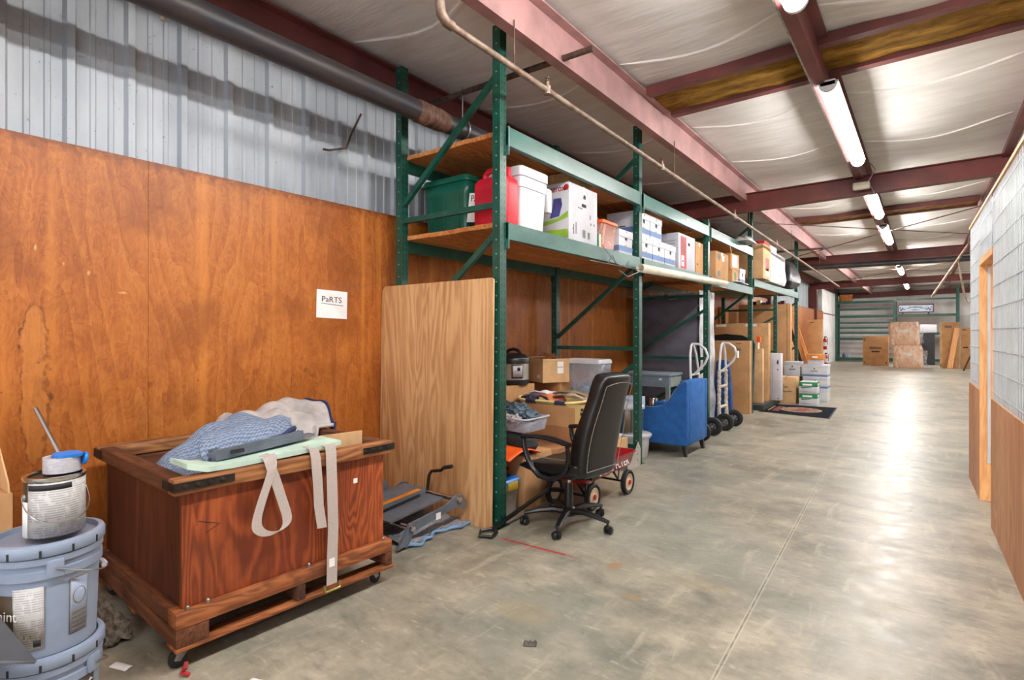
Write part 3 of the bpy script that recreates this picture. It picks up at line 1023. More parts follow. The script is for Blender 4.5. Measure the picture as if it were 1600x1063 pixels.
def tote(name, label, cat, x, y, z, w, d, h, mat, lidmat, rz=0, ribs=True, lid=True, clear=False, taper=.9, group=None):
    t = thing(name, label, cat, (x, y, z), rz, group)
    hb = h * .92 if lid else h
    b = B()
    b.loft([rr(w * taper, d * taper, .05, 0), rr(w * .955, d * .955, .05, hb * .72), rr(w * .97, d * .97, .05, hb * .74), rr(w * .985, d * .985, .05, hb)], cap1=False)
    if not lid:
        b.loft([rr(w * .985, d * .985, .05, hb), rr(w * 1.01, d * 1.01, .05, hb), rr(w * 1.01, d * 1.01, .05, hb - .02)], False, False)
    b.obj('body', mat, t, solid=.004)
    if ribs:
        rb = B()
        for sx in (-1, 1):
            for k in (-.3, 0, .3):
                rb.bar((k * w, sx * d * taper / 2, .02), (k * w, sx * d * .945 / 2, hb * .70), .020, .022)
                rb.bar((sx * w * taper / 2, k * d, .02), (sx * w * .945 / 2, k * d, hb * .70), .020, .022)
        rb.obj('ribs', mat, t, smooth=0)
    if lid:
        B().loft([rr(w, d, .05, hb - .012), rr(w * 1.03, d * 1.03, .05, hb - .012), rr(w * 1.03, d * 1.03, .05, hb + .01), rr(w * .98, d * .98, .05, h), rr(w * .9, d * .9, .05, h), rr(w * .86, d * .86, .05, h - .008)]).obj('lid', lidmat, t)
    return t

ZS = 2.226   # lower shelf top
g_t = tote('storage_tote', 'large dark green plastic tote at the near end of the lower shelf', 'tote', -3.215, 3.60, ZS + .004, .52, .54, .47, M['gtote'], M['gtote'])
o = B().box(0, -.001, -.13, .09, .001, .10).obj('paper_note', M['paper'], None, (-2.935, 3.325, 2.43), (0, R(8), 0), smooth=0)
tag(o, 'white paper note stuck between the green tote and the red fuel can', 'paper')
text_mesh('lettering', 'Pa', .07, M['ink'], o, (.05, -.0016, .055), (R(90), 0, 0))

# red fuel can
t = thing('fuel_can', 'red plastic fuel can with moulded handle beside the green tote', 'fuel can', (-2.665, 3.345, ZS))
w, d = .33, .17
b = B()
b.loft([rr(w * .97, d * .95, .03, 0), rr(w, d, .03, .02), rr(w, d, .03, .31), rr(w * .98, d * .97, .035, .35), rr(w * .88, d * .82, .04, .375), rr(w * .8, d * .6, .04, .382)])
b.obj('body', M['red'], t)
B().tube([(-.11, 0, .36), (-.11, 0, .415), (-.08, 0, .445), (.06, 0, .455), (.115, 0, .43), (.12, 0, .36)], .024, 10).obj('handle', M['red'], t)
B().lathe([(.028, .36), (.028, .405), (.024, .41), (.0, .41)], 14, Matrix.Translation((-.135, 0, 0))).obj('cap', M['black'], t)
B().box(-w / 2 + .02, -d / 2 - .004, .03, w / 2 - .03, -d / 2 + .01, .29, bev=.008).obj('front_panel', M['red'], t)

# white lidded bucket and a smaller one in front
def sqbucket(t, w, d, h, mat):
    B().loft([rr(w * .86, d * .86, .03, 0), rr(w * .95, d * .95, .03, h * .66), rr(w * .99, d * .99, .03, h * .665), rr(w, d, .03, h * .82), rr(w * .97, d * .97, .03, h * .825), rr(w * .98, d * .98, .03, h * .84)], cap1=True).obj('body', mat, t)
    B().loft([rr(w * 1.01, d * 1.01, .03, h * .84), rr(w * 1.03, d * 1.03, .03, h * .845), rr(w * 1.03, d * 1.03, .03, h * .985), rr(w * .98, d * .98, .03, h), rr(w * .9, d * .9, .03, h), rr(w * .88, d * .88, .03, h * .985)]).obj('lid', mat, t)
t = thing('plastic_bucket', 'tall square white plastic bucket with lid and clipped side cup', 'bucket', (-2.685, 3.645, ZS), 0)
sqbucket(t, .36, .38, .49, M['white'])
b = B()
b.loft([rr(.10, .09, .02, .20, cx=.07, cy=.24), rr(.10, .09, .02, .235, cx=.07, cy=.24), rr(.125, .12, .02, .24, cx=.07, cy=.245), rr(.125, .12, .02, .275, cx=.07, cy=.245), rr(.10, .10, .02, .28, cx=.07, cy=.24), rr(.11, .11, .02, .35, cx=.07, cy=.24), rr(.13, .125, .02, .355, cx=.07, cy=.245), rr(.13, .125, .02, .40, cx=.07, cy=.245)])
b.obj('side_cup', M['white'], t)
B().box(.13, .21, .19, .165, .27, .385, bev=.008).obj('cup_grip', M['white'], t)

# white printer carton with green swoosh
o, D = carton('printer_carton', 'big white printer carton with green swoosh and logo on the lower shelf', 'box', -2.86, 4.16, ZS, -2.50, 4.68, 2.74, M['carton'], tape='x')
decal(o, 'green_panel', '-y', D, .02, .05, .98, .16, M['greenp'])
B().prism([(-.17, .14), (.0, .16), (.17, .20), (.17, .26), (.06, .20), (-.17, .18)], -D[1] / 2 - .0012, -D[1] / 2, 'y').obj('swoosh', M['lime'], o, smooth=0)
B().prism([(-.17, .03), (-.17, .10), (.0, .105), (.17, .10), (.17, .03)], -D[1] / 2 - .0014, -D[1] / 2 - .0002, 'y').obj('swoosh', M['lime'], o, smooth=0)
B().prism([(-.02, .21), (.08, .22), (.11, .32), (.10, .38), (.02, .38), (.01, .30)], -D[1] / 2 - .0012, -D[1] / 2, 'y').obj('printer_picture', M['purple'], o, smooth=0)
ftext(o, 'lettering', 'xerox', .085, '-y', D, .66, .905, M['redp'], bold=.001, xs=.8)
B().lathe([(.027, 0), (.027, .0014)], 20, Matrix.Translation((.152, -D[1] / 2, .468)) @ Matrix.Rotation(R(90), 4, 'X')).obj('logo', M['redp'], o, smooth=0)
B().box(D[0] / 2, -.035, .33, D[0] / 2 + .0014, .045, .36).obj('hand_slot', M['ink'], o, smooth=0)
B().prism([(-.01, .41), (.03, .405), (.04, .43), (.02, .45), (.0, .44)], D[0] / 2, D[0] / 2 + .0013, 'x').obj('print_mark', M['ink'], o, smooth=0)
for (u0, v0, u1, v1) in ((.14, .12, .17, .30), (.22, .14, .25, .34), (.30, .60, .46, .62), (.74, .36, .78, .40), (.72, .46, .75, .54), (.86, .36, .9, .4), (.64, .1, .72, .22), (.46, .10, .56, .24)):
    decal(o, 'print_mark', '+x', D, u0, v0, u1, v1, M['greyink'])
for (u0, v0) in ((.12, .2),):
    decal(o, 'print_mark', '+x', D, u0, v0, u0 + .02, v0 + .03, M['redp'])
o, D = carton('carton', 'flat brown cardboard box lying on top of the white printer carton', 'box', -2.92, 4.25, 2.741, -2.555, 4.665, 2.855, M['card'], tape='y')
o, D = carton('carton', 'brown cardboard box standing behind the white printer carton', 'box', -3.35, 4.20, ZS, -2.89, 4.75, 2.77, M['card3'], tape='y')

# clear box with orange lid and contents
t = thing('toy_box', 'clear plastic box of red and grey things under an orange lid', 'box', (-2.62, 4.92, ZS + .003))
B().loft([rr(.22, .26, .02, 0), rr(.26, .30, .02, .25)], cap1=False).obj('body', film('rosy_clear_plastic', (244, 196, 180), 0.4, 0.2, 4), t, solid=.003)
B().loft([rr(.27, .31, .02, .245), rr(.285, .325, .02, .25), rr(.285, .325, .02, .275), rr(.26, .3, .02, .285), rr(.1, .1, .02, .283)]).obj('lid', M['hot'], t)
for s in (-1, 1):
    B().box(-.06, s * .163 - .004, .215, .06, s * .163 + .004, .265, bev=.003).obj('latch', M['hot'], t)
for k in range(9):
    a_, r_ = random.random() * 6.28, random.uniform(.0, .07)
    o = B().lathe([(.0, -.035), (.03, -.025), (.038, 0), (.03, .025), (.0, .035)], 10, Matrix.Rotation(random.random() * 3, 4, 'X')).obj('toy_brick', plain('toy_red', (224, 66, 60), .4) if k < 7 else M['grey'], None, (-2.62 + r_ * cos(a_), 4.92 + r_ * sin(a_) * 1.2, ZS + .043 + (.06 if k > 5 else 0)))
    tag(o, 'red toy piece inside the clear orange-lidded box' if k < 7 else 'grey toy piece on top inside the clear orange-lidded box', 'toy', 'toys in the clear box')
o, D = carton('small_carton', 'tiny teal and cream carton squeezed beside the orange-lidded box', 'box', -2.64, 4.70, ZS, -2.50, 4.755, 2.36, plain('teal_print', (20, 116, 124), .5))
decal(o, 'cream_edge', '+x', D, .35, 0, .95, 1, M['basket'])

# white banker boxes with the blue band
def banker(x0, y0, z0, x1, y1, z1, label, group='white blue-banded file boxes', face='+x', sym=1):
    t = thing('file_box', label, 'box', ((x0 + x1) / 2, (y0 + y1) / 2, z0), 0, group)
    w, d, h = x1 - x0, y1 - y0, z1 - z0
    B().box(-w / 2 + .006, -d / 2 + .006, 0, w / 2 - .006, d / 2 - .006, h - .01, bev=.003).obj('body', M['carton'], t)
    B().box(-w / 2, -d / 2, h - .075, w / 2, d / 2, h, bev=.003).obj('lid', M['carton'], t)
    D = (w - .012, d - .012, h)
    bd = B()
    bd.box(-D[0] / 2 - .001, -D[1] / 2 - .001, h * .12, D[0] / 2 + .001, D[1] / 2 + .001, h * .34)
    bd.obj('blue_band', M['blueband'], t, smooth=0)
    Dl = (w, d, h)
    sy = B()
    for f in ('+x', '-y'):
        s_ = B()
        if f == '+x':
            s_.prism([(-.022, .155), (.024, .14), (.04, .18), (.008, .21), (-.018, .195)], D[0] / 2, D[0] / 2 + .0016, 'x')
            s_.obj('print_mark', M['ink'], t, smooth=0)
            B().prism([(-.008, .225), (.012, .225), (.004, .25)], w / 2, w / 2 + .0012, 'x').obj('print_mark', M['ink'], t, smooth=0)
            B().prism([(-.03 + .03 * (1 - cos(a)), h * .345 + .014 * sin(a)) for a in [pi * k / 8 for k in range(9)]], D[0] / 2, D[0] / 2 + .0014, 'x').obj('hand_slot', M['card2'], t, smooth=0)
        else:
            s_.prism([(-.04, h * .36), (.04, h * .36), (.036, h * .41), (-.036, h * .41)], -D[1] / 2 - .0016, -D[1] / 2, 'y')
            s_.obj('hand_slot', M['ink'], t, smooth=0)
    return t
banker(-2.86, 5.13, ZS, -2.49, 5.46, 2.475, 'single blue-banded file box before the second green post')
B_ = [(-2.86, 5.66, ZS, -2.50, 6.02, 2.49, 'bottom blue-banded file box right after the second green post'),
      (-2.86, 6.025, ZS, -2.50, 6.385, 2.49, 'middle blue-banded file box of the bottom row past the second post'),
      (-2.86, 6.39, ZS, -2.50, 6.75, 2.49, 'last blue-banded file box of the bottom row, before the red carton'),
      (-2.88, 5.62, 2.491, -2.51, 5.97, 2.755, 'upper blue-banded file box stacked right after the second post'),
      (-2.88, 5.975, 2.491, -2.51, 6.32, 2.755, 'second upper blue-banded file box stacked nearer the red carton')]
for q in B_:
    banker(*q)
o, D = carton('carton', 'long pale grey carton standing behind the file boxes on the lower shelf', 'box', -3.35, 4.80, ZS, -2.92, 5.50, 2.70, M['carton_g'])
B().tube([(-2.70, 5.30, 2.476), (-2.66, 5.33, 2.50), (-2.6, 5.40, 2.505), (-2.58, 5.45, 2.478)], .006, 6)
# red and white carton
o, D = carton('carton', 'white carton with a wide red stripe on its front, lower shelf', 'box', -2.95, 6.84, ZS, -2.50, 7.46, 2.69, M['carton_g'])
decal(o, 'red_stripe', '+x', D, .12, .04, .46, .93, M['redp'])
decal(o, 'print_mark', '+x', D, .16, .1, .32, .4, M['carton'], .002)
decal(o, 'print_mark', '+x', D, .2, .22, .28, .26, M['ink'], .003)
decal(o, 'print_mark', '+x', D, .55, .72, .68, .8, M['ink'])
for v in (.62, .7, .78):
    decal(o, 'print_mark', '-y', D, .1, v, .9, v + .012, M['greyink'])
o, D = carton('carton', 'brown cardboard box between the red-striped carton and third post', 'box', -2.95, 7.50, ZS, -2.50, 7.80, 2.66, M['card'], tape='x')
decal(o, 'print_mark', '+x', D, .15, .28, .3, .33, M['ink'])
# bay three
o, D = carton('carton', 'taped brown cardboard box just past the third green post', 'box', -2.92, 8.35, ZS, -2.49, 9.0, 2.64, M['card'], tape='x')
decal(o, 'label', '+x', D, .15, .72, .36, .92, M['greyink'])
decal(o, 'label', '+x', D, .5, .7, .68, .9, M['paper'])
decal(o, 'label', '+x', D, .14, .1, .36, .3, M['greyink'])
o, D = carton('carton', 'small brown box with green print under a tilted box', 'box', -2.80, 9.17, ZS, -2.48, 9.55, 2.44, M['card'], rz=2)
B().prism([(-.05, .03), (.06, .02), (.04, .17), (-.08, .18)], D[0] / 2, D[0] / 2 + .0014, 'x').obj('green_print', M['greenp'], o, smooth=0)
o, D = carton('carton', 'small brown box with pale blue label on top of green-printed box', 'box', -2.80, 9.15, 2.441, -2.48, 9.56, 2.70, M['card'], rz=-3)
decal(o, 'label', '+x', D, .2, .15, .8, .9, M['signpale'])
o, D = carton('carton', 'tall brown cardboard box behind the two small stacked boxes', 'box', -3.4, 8.8, ZS, -2.95, 10.2, 2.72, M['card3'])
banker(-2.85, 9.66, ZS, -2.48, 10.0, 2.50, 'white file box beside the fourth green post on the lower shelf', group='white file boxes near the fourth post')
o = B().ribbon([(-2.44, 9.1, 2.232), (-2.43, 9.3, 2.245), (-2.44, 9.6, 2.235), (-2.46, 9.95, 2.24)], .09, .006, (1, 0, .1)).obj('plastic_sheet', M['bagw'])
tag(o, 'crumpled strip of clear plastic on the shelf edge before the fourth post', 'plastic sheet')
# on top shelf
b = B().grid(lambda u, v: (-2.95 + .3 * u, 8.6 + .55 * v, 2.905 + .11 * sin(pi * u) ** .6 * sin(pi * v) ** .6 * (1 + .3 * sin(u * 13 + v * 17))), 14, 20)
tag(b.obj('crumpled_bag', M['bagw'], solid=.004, loc=(.4, .7, 0)), 'crumpled white plastic bag on the top shelf before the fourth post', 'bag')
b = B().grid(lambda u, v: (-3.35 + .3 * u, 3.3 + .3 * v, 2.902 + .07 * sin(pi * u) ** .6 * sin(pi * v) ** .6), 10, 10)
tag(b.obj('folded_cloth', M['black'], solid=.006), 'black folded cloth on the near end of the top shelf', 'cloth')
t = tag(B().tube([(-2.44, 8.9, 2.80), (-2.43, 8.92, 2.72), (-2.425, 8.95, 2.63)], .006, 6).obj('hanging_tag', M['basket']), 'cream string tag hanging from the upper beam past the third post', 'tag')
# bay four/five
ZT5 = 2.402
o, D = carton('carton', 'tall brown carton overhanging the shelf just past the fourth post', 'box', -2.85, 10.62, ZT5, -2.33, 11.2, 3.03, M['card2'])
decal(o, 'red_label', '+x', D, .3, .25, .75, .62, M['redp'])
decal(o, 'label', '+x', D, .35, .1, .85, .3, M['paper'])
t = thing('bagged_box', 'box in a white plastic bag on the shelf before the black bag', 'bag', (-2.62, 12.05, ZT5))
b = B()
b.loft([rr(.5, 1.45, .06, 0, 6), rr(.54, 1.5, .08, .1, 6), rr(.53, 1.5, .08, .35, 6), rr(.5, 1.46, .08, .58, 6), rr(.36, 1.3, .08, .64, 6)])
b.deform(lambda x, y, z: (x + .012 * sin(y * 9 + z * 14), y, z + .02 * sin(y * 5)* (z > .5)))
b.obj('bag', M['bagw'], t)
B().box(.268, -.1, .14, .274, .35, .18).obj('print', M['greyink'], t, smooth=0)
o, D = carton('carton', 'small red carton perched on top of the white bagged box', 'box', -2.75, 11.5, 3.045, -2.5, 11.95, 3.22, M['redp'])
o, D = carton('carton', 'small white carton perched beside the small red carton on top', 'box', -2.75, 11.97, 3.045, -2.5, 12.6, 3.20, M['carton'])
b = B()
b.loft([rr(.42, .9, .1, 0, 6), rr(.56, 1.15, .15, .12, 6), rr(.5, 1.05, .15, .38, 6), rr(.3, .6, .1, .58, 6), rr(.1, .2, .04, .66, 6)])
b.deform(lambda x, y, z: (x + .03 * sin(y * 11 + z * 21), y + .04 * sin(x * 14 + z * 9) + .25 * z, z))
tag(b.obj('rubbish_bag', M['bagb'], None, (-2.55, 13.55, ZT5), sub=1), 'shiny black plastic bag slumped at the far end of the upper shelf', 'bag')

# cream pipe lying along the front of the shelf and the wires tied near it
t = B().tube([(-2.365, 5.36, 2.085), (-2.365, 8.42, 2.145)], .042, 20)
bm_ = t.bm
o = bpy.data.objects.new('x', None)
bpy.data.objects.remove(o)
t.bm.faces.ensure_lookup_table()
caps = [f for f in t.bm.faces if len(f.verts) > 4]
bmesh.ops.delete(t.bm, geom=caps, context='FACES')
pv = t.obj('plastic_pipe', M['pvc'], solid=.006)
tag(pv, 'long cream plastic pipe tied along the front of the lower shelf beam', 'pipe')
for k, (lb, pts) in enumerate((
        ('twisted bare wire ends hanging in front of the beam by the cream pipe', [(-2.42, 4.62, 2.235), (-2.40, 4.72, 2.16), (-2.39, 4.86, 2.08), (-2.36, 5.2, 2.06), (-2.37, 5.44, 2.07)]),
        ('bent wire sticking up in a loop before the cream pipe mouth', [(-2.39, 4.68, 2.06), (-2.38, 4.76, 2.15), (-2.38, 4.84, 2.08), (-2.37, 5.0, 2.06), (-2.37, 5.10, 2.13), (-2.37, 5.02, 2.05)]),
        ('loose wire drooping below the beam beside the cream pipe mouth', [(-2.38, 4.9, 2.02), (-2.37, 5.08, 1.97), (-2.37, 5.15, 1.99), (-2.36, 5.36, 2.05)]),
        ('straight wire poking left under the shelf beam', [(-2.44, 4.42, 2.07), (-2.40, 4.75, 2.065), (-2.37, 5.3, 2.065)]))):
    tag(B().tube(pts, .004, 5).obj('tie_wire', M['steel']), lb, 'wire', 'loose tie wires')

# ------------------------------------------------------------------ plywood sheet and sign
b = B().prism([(-3.69, 0.0), (-2.515, 0.0), (-2.478, .02), (-2.478, 1.795), (-2.50, 1.805), (-3.655, 1.80), (-3.69, 1.76)], -.009, .009, 'y')
o = b.obj('plywood_sheet', M['ply'], None, (0, 3.055, 0), (R(-.9), 0, 0), smooth=0)
tag(o, 'tall pale plywood sheet leaning against the end of the green rack', 'plywood sheet')
o = B().box(-.001, -.138, -.108, .001, .138, .108).obj('paper_sign', M['paper'], None, (-3.697, 2.588, 1.63), (R(-1.5), 0, 0), smooth=0)
tag(o, 'white paper sign reading PARTS pinned on the brown plywood wall', 'sign')
text_mesh('lettering', 'PaRTS', .062, M['ink'], o, (.0016, -.005, .035), (R(90), 0, R(90)), xs=1.15)
B().bar((.0014, -.1, .004), (.0014, .10, -.006), .001, .004).obj('underline', M['ink'], o, smooth=0)

# ------------------------------------------------------------------ red crate on its pallet
cr = thing('wooden_crate', 'big red-stained open plywood crate on a wheeled pallet', 'crate', (-2.98, 1.548, 0), -2.6)
BX, BY, Z0, ZR0, ZR1 = .52, .515, .25, .732, .80
B().box(BX - .02, -BY, Z0, BX, BY, ZR0 + .03).obj('front_panel', M['crate'], cr, smooth=0)
B().box(BX, .32, .60, BX + .001, .345, .625).obj('white_scrape', M['paper'], cr, smooth=0)
B().tube([(BX + .001, -.45, .60), (BX + .001, -.41, .585), (BX + .001, -.36, .57), (BX + .001, -.42, .545)], .0016, 4).obj('pencil_mark', M['ink'], cr)
B().box(-BX, -BY, Z0, -BX + .02, BY, ZR0 + .03).obj('rear_panel', M['crate_in'], cr, smooth=0)
B().box(-BX + .021, -BY, Z0, BX - .021, -BY + .02, ZR0 + .03).obj('side_panel', M['crate_side'], cr, smooth=0)
B().box(-BX + .021, BY - .02, Z0, BX - .021, BY, ZR0 + .03).obj('side_panel', M['crate_in'], cr, smooth=0)
B().box(-BX + .021, -BY + .021, .48, BX - .021, BY - .021, .50).obj('inner_floor', M['crate_in'], cr, smooth=0)
ro, ri = .557, .488
for s in (-1, 1):
    B().box(min(s * ri, s * ro), -ro, ZR0, max(s * ri, s * ro), ro, ZR1, bev=.008).obj('rim_rail', M['rim'], cr)
    B().box(-ri + .002, min(s * ri, s * ro), ZR0 + .002, ri - .002, max(s * ri, s * ro), ZR1 - .002, bev=.008).obj('rim_rail', M['rimx'], cr)
for s in (-1, 1):
    k = B()
    z0_, z1_ = ZR0 + .020, ZR1 - .014
    L = .24 if s < 0 else .20
    k.box(ro - .002, s * ro if s < 0 else ro - L, z0_, ro + .005, -ro + L if s < 0 else ro, z1_)
    k.box(ro - .12, s * (ro + .005) if s < 0 else ro - .002, z0_, ro + .005, s * (ro - .002) if s < 0 else ro + .005, z1_)
    for j in range(4):
        yy = s * (ro - .04 - j * .05)
        k.lathe([(.011, 0), (.009, .004), (.003, .006)], 10, Matrix.Translation((ro + .005, yy, (z0_ + z1_) / 2)) @ Matrix.Rotation(R(90), 4, 'Y'))
    k.obj('corner_bracket', M['iron'], cr)
B().box(-ro - .002, -ro - .005, ZR0 + .012, -ro + .12, -ro + .002, ZR1 - .012).obj('corner_bracket', M['iron'], cr, smooth=0)
# pallet
PX, PY = .555, .55
for s in (-1, 1):
    B().box(min(s * (PX - .09), s * PX), -PY, .18, max(s * (PX - .09), s * PX), PY, .248, bev=.005).obj('pallet_rail', M['pallet'], cr)
    B().box(-PX + .092, min(s * PY, s * (PY - .05)), .18, PX - .092, max(s * PY, s * (PY - .05)), .248, bev=.005).obj('pallet_rail', M['palletx'], cr)
for yy in (-PY, -.02, PY - .045):
    B().box(-PX, yy, .105, PX, yy + (.13 if yy == -PY else .045), .179, bev=.004).obj('pallet_runner', M['palletx'], cr)
for x0 in (PX - .10, -.05, -PX):
    B().box(x0, -PY, .085, x0 + .10, PY + .012, .104, bev=.003).obj('pallet_board', M['pallet'], cr)
def caster(parent, x, y, rz, r=.036):
    M_ = Matrix.Translation((x, y, 0)) @ Matrix.Rotation(R(rz), 4, 'Z')
    c = B()
    c.box(-.03, -.03, .078, .03, .03, .0845)
    c.lathe([(.014, .06), (.014, .08)], 10)
    for s in (-1, 1):
        c.prism([(-.02, .076), (.02, .076), (.034, .036), (.012, .03)], s * .016 - .002, s * .016 + .002, 'y')
    for v in c.bm.verts:
        v.co = M_ @ v.co
    f = c.obj('caster', M['steel'], parent, smooth=0)
    w_ = B().lathe([(.008, -.012), (r * .8, -.012), (r, -.008), (r, .008), (r * .8, .012), (.008, .012)], 18, M_ @ Matrix.Translation((.022, 0, r)) @ Matrix.Rotation(R(90), 4, 'X'))
    w_.obj('wheel', M['rubber'], f)
    return f
caster(cr, .50, -.50, 250)
caster(cr, .48, .47, 100)
caster(cr, -.5, -.5, 20)
caster(cr, -.5, .48, 30)
for (yy, xx) in ((-.50, BX + .02), (-.42, BX + .02), (0.05, BX + .02), (.5, BX + .02)):
    B().lathe([(.008, .248), (.008, .262), (.004, .266), (.0, .266)], 8, Matrix.Translation((xx, yy, 0))).obj('bolt', M['steel'], cr)
CW = cr.matrix_basis.copy()
def cw(x, y, z):
    return tuple(CW @ Vector((x, y, z)))

# moving blankets in the crate
def gs(x, y, cx, cy, sx, sy):
    return math.exp(-((x - cx) / sx) ** 2 - ((y - cy) / sy) ** 2)
def hblue(x, y):
    z = .60 + .30 * gs(x, y, -.13, .10, .22, .26) + .20 * gs(x, y, .03, -.12, .20, .22) + .12 * gs(x, y, -.05, -.32, .2, .2) - .07 * gs(x, y, .02, -.20, .05, .16) - .05 * gs(x, y, -.02, .02, .06, .06)
    return z + .018 * sin(x * 21 + y * 9) + .012 * sin(y * 31 - x * 12)
b = B().grid(lambda u, v: (lambda x, y: (x, y, hblue(x, y)))(-.40 + u * .78, -.44 + v * .80), 46, 46)
o = b.obj('moving_blanket', M['quilt'], None, (0, 0, 0), solid=.014)
o.matrix_basis = CW
tag(o, 'blue quilted moving blanket heaped inside the red crate', 'blanket')
RID = [Vector((.20, -.30, .885)), Vector((.20, -.20, .915)), Vector((.20, -.08, .935)), Vector((.20, .04, .945)), Vector((.18, .12, .93))]
HEM = [Vector((.415, -.375, .832)), Vector((.415, -.25, .838)), Vector((.40, -.12, .86)), Vector((.365, -.01, .885)), Vector((.32, .09, .90))]
def lerp(P_, v):
    f = v * (len(P_) - 1)
    k = min(int(f), len(P_) - 2)
    return P_[k].lerp(P_[k + 1], f - k)
def fold(u, v):
    a_, c_ = lerp(RID, v), lerp(HEM, v)
    q = a_.lerp(c_, u)
    bul = .055 * sin(pi * min(1, u * 1.15 + .08)) * (1 - .55 * v)
    return (q.x + .02 * sin(pi * u), q.y + .01 * sin(u * 7) - .03 * (1 - v) * sin(pi * u), q.z + bul + .006 * sin(v * 16 + u * 5))
b = B().grid(fold, 20, 26)
b.grid(lambda u, v: tuple(Vector(fold(1, v)) + Vector((-.10 * u, 0, -.035 * sin(pi * u) - .01))), 8, 26)
b.obj('turned_edge', M['quilt'], o, solid=.014)
B().tube([fold(1, v / 24) for v in range(25)], .013, 8).obj('binding', M['navy'], o)
def hgrey(u, v):
    # drapes over the far rear corner of the rim
    x = -.57 + u * .50
    y = .02 + v * .56
    z = .835 + .135 * sin(pi * min(1, u * 1.05)) ** .7 * (.45 + .55 * v) + .018 * sin(v * 9 + u * 5)
    z -= .075 * math.exp(-((u - .5 - .2 * v) / .09) ** 2) * min(1, (1 - v) * 3)
    z += .02 * sin(u * 17 + v * 4) * (1 - v) + .012 * sin(v * 23 - u * 11)
    z -= .20 * max(0, (u - .8) / .2) ** 2 + .12 * max(0, (.2 - v) / .2) ** 2
    if x < -.47 or y > .47:
        z = max(z, .818)
    return (x, y, z)
b = B().grid(hgrey, 30, 36)
o = b.obj('moving_blanket', M['quilt2'], None, solid=.02)
o.matrix_basis = CW
tag(o, 'pale grey quilted blanket folded over the rear corner of the crate', 'blanket')
B().ribbon([tuple(Vector(hgrey(u / 20, 1.0)) + Vector((0, .008, -.02))) for u in range(21)], .075, .008, (0, .2, 1)).obj('binding', M['navy'], o)
b = B().grid(lambda u, v: (-.30 + .42 * u, .30 + .12 * v, .62 + .19 * sin(pi * v) * (1 - .3 * u) + .02 * sin(u * 30)), 20, 14)
o = b.obj('moving_blanket', M['quilt3'], None, solid=.02)
o.matrix_basis = CW
tag(o, 'royal blue quilted cloth tucked behind the blue blanket in the crate', 'blanket')

# foam plank, grey bar and cardboard lying at the crate front
fp = [(-.50, .832), (-.42, .806), (-.30, .803), (.0, .81), (.21, .822), (.235, .824)]
b = B()
for k in range(1):
    top = [(y, z + .022) for y, z in fp]
    b.prism(fp + top[::-1], .34, .535, 'x')
o = b.obj('foam_plank', M['foam'], None, smooth=0)
o.matrix_basis = CW
tag(o, 'long pale green foam plank resting across the crate front rim', 'foam plank')
t = thing('steel_rail', 'grey folded steel rail lying on the green foam plank', 'rail')
t.matrix_basis = CW
b = B()
b.bar((.42, -.36, .843), (.36, .10, .866), .085, .026)
b.bar((.455, -.36, .858), (.395, .10, .881), .010, .04)
b.bar((.38, -.355, .856), (.325, .10, .879), .008, .03)
b.obj('channel', M['grey'], t, smooth=0)
B().box(.458, -.29, .852, .464, -.23, .870).obj('slot', M['ink'], t, smooth=0)
B().bar((.385, .09, .866), (.375, .16, .869), .05, .012).obj('end_tab', M['grey'], t, smooth=0)
o = B().box(-.005, 0, 0, .005, .54, .335).obj('cardboard_sheet', M['card2'], None, smooth=0)
o.matrix_basis = CW @ Matrix.Translation((.30, -.055, .51)) @ Matrix.Rotation(R(-7), 4, 'Z')
tag(o, 'flat piece of pale cardboard standing inside the crate front', 'cardboard')
# webbing straps over the front
XFc = ro + .012
sp = [(.50, -.165, .831), (XFc - .01, -.165, .828), (XFc, -.16, .79), (XFc + .004, -.13, .70), (XFc + .006, -.10, .60), (XFc + .008, -.082, .54), (XFc + .012, -.085, .505), (XFc + .018, -.12, .482),
      (XFc + .02, -.18, .482), (XFc + .018, -.225, .51), (XFc + .016, -.235, .55), (XFc + .012, -.21, .63), (XFc + .006, -.165, .74), (XFc + .003, -.15, .79), (.53, -.14, .832)]
for _ in range(2):
    q_ = [Vector(sp[0])]
    for a_, b_ in zip(sp, sp[1:]):
        a_, b_ = Vector(a_), Vector(b_)
        q_ += [a_.lerp(b_, .25), a_.lerp(b_, .75)]
    sp = q_ + [Vector(sp[-1])]
o = B().ribbon(sp, .046, .003, (0, 1, .25)).obj('webbing_strap', M['strap'], None)
o.matrix_basis = CW
tag(o, 'pale webbing strap hanging in a loop over the crate front', 'strap')
t = thing('webbing_strap', 'pale webbing strap with brass hook hanging straight down the crate front', 'strap')
t.matrix_basis = CW
B().ribbon([(.50, .155, .838), (XFc - .01, .155, .832), (XFc, .155, .80), (XFc + .003, .16, .60), (XFc + .004, .165, .42), (XFc + .004, .16, .30), (XFc + .006, .155, .135)], .058, .003, (0, 1, 0)).obj('long_tail', M['strap'], t)
B().ribbon([(.50, .065, .835), (XFc - .01, .065, .83), (XFc, .07, .79), (XFc + .004, .08, .65), (XFc + .003, .085, .55), (XFc + .008, .10, .435)], .052, .003, (0, 1, -.1)).obj('short_tail', M['strap'], t)
B().box(XFc + .004, .14, .225, XFc + .010, .17, .265).obj('stitched_label', M['paper'], t, smooth=0)
B().tube([(XFc + .006, .115, .14), (XFc + .006, .115, .115), (XFc + .012, .12, .108), (XFc + .012, .195, .108), (XFc + .006, .20, .115), (XFc + .006, .20, .14)], .007, 8).obj('hook', M['brass'], t)
o = B().tube([(-2.43, 1.005, .05), (-2.415, .995, .035), (-2.425, .985, .018), (-2.40, 1.005, .010)], [.008, .012, .010, .008], 7).obj('red_rag', M['redp'])
tag(o, 'small red rag caught on the crate front caster', 'rag')

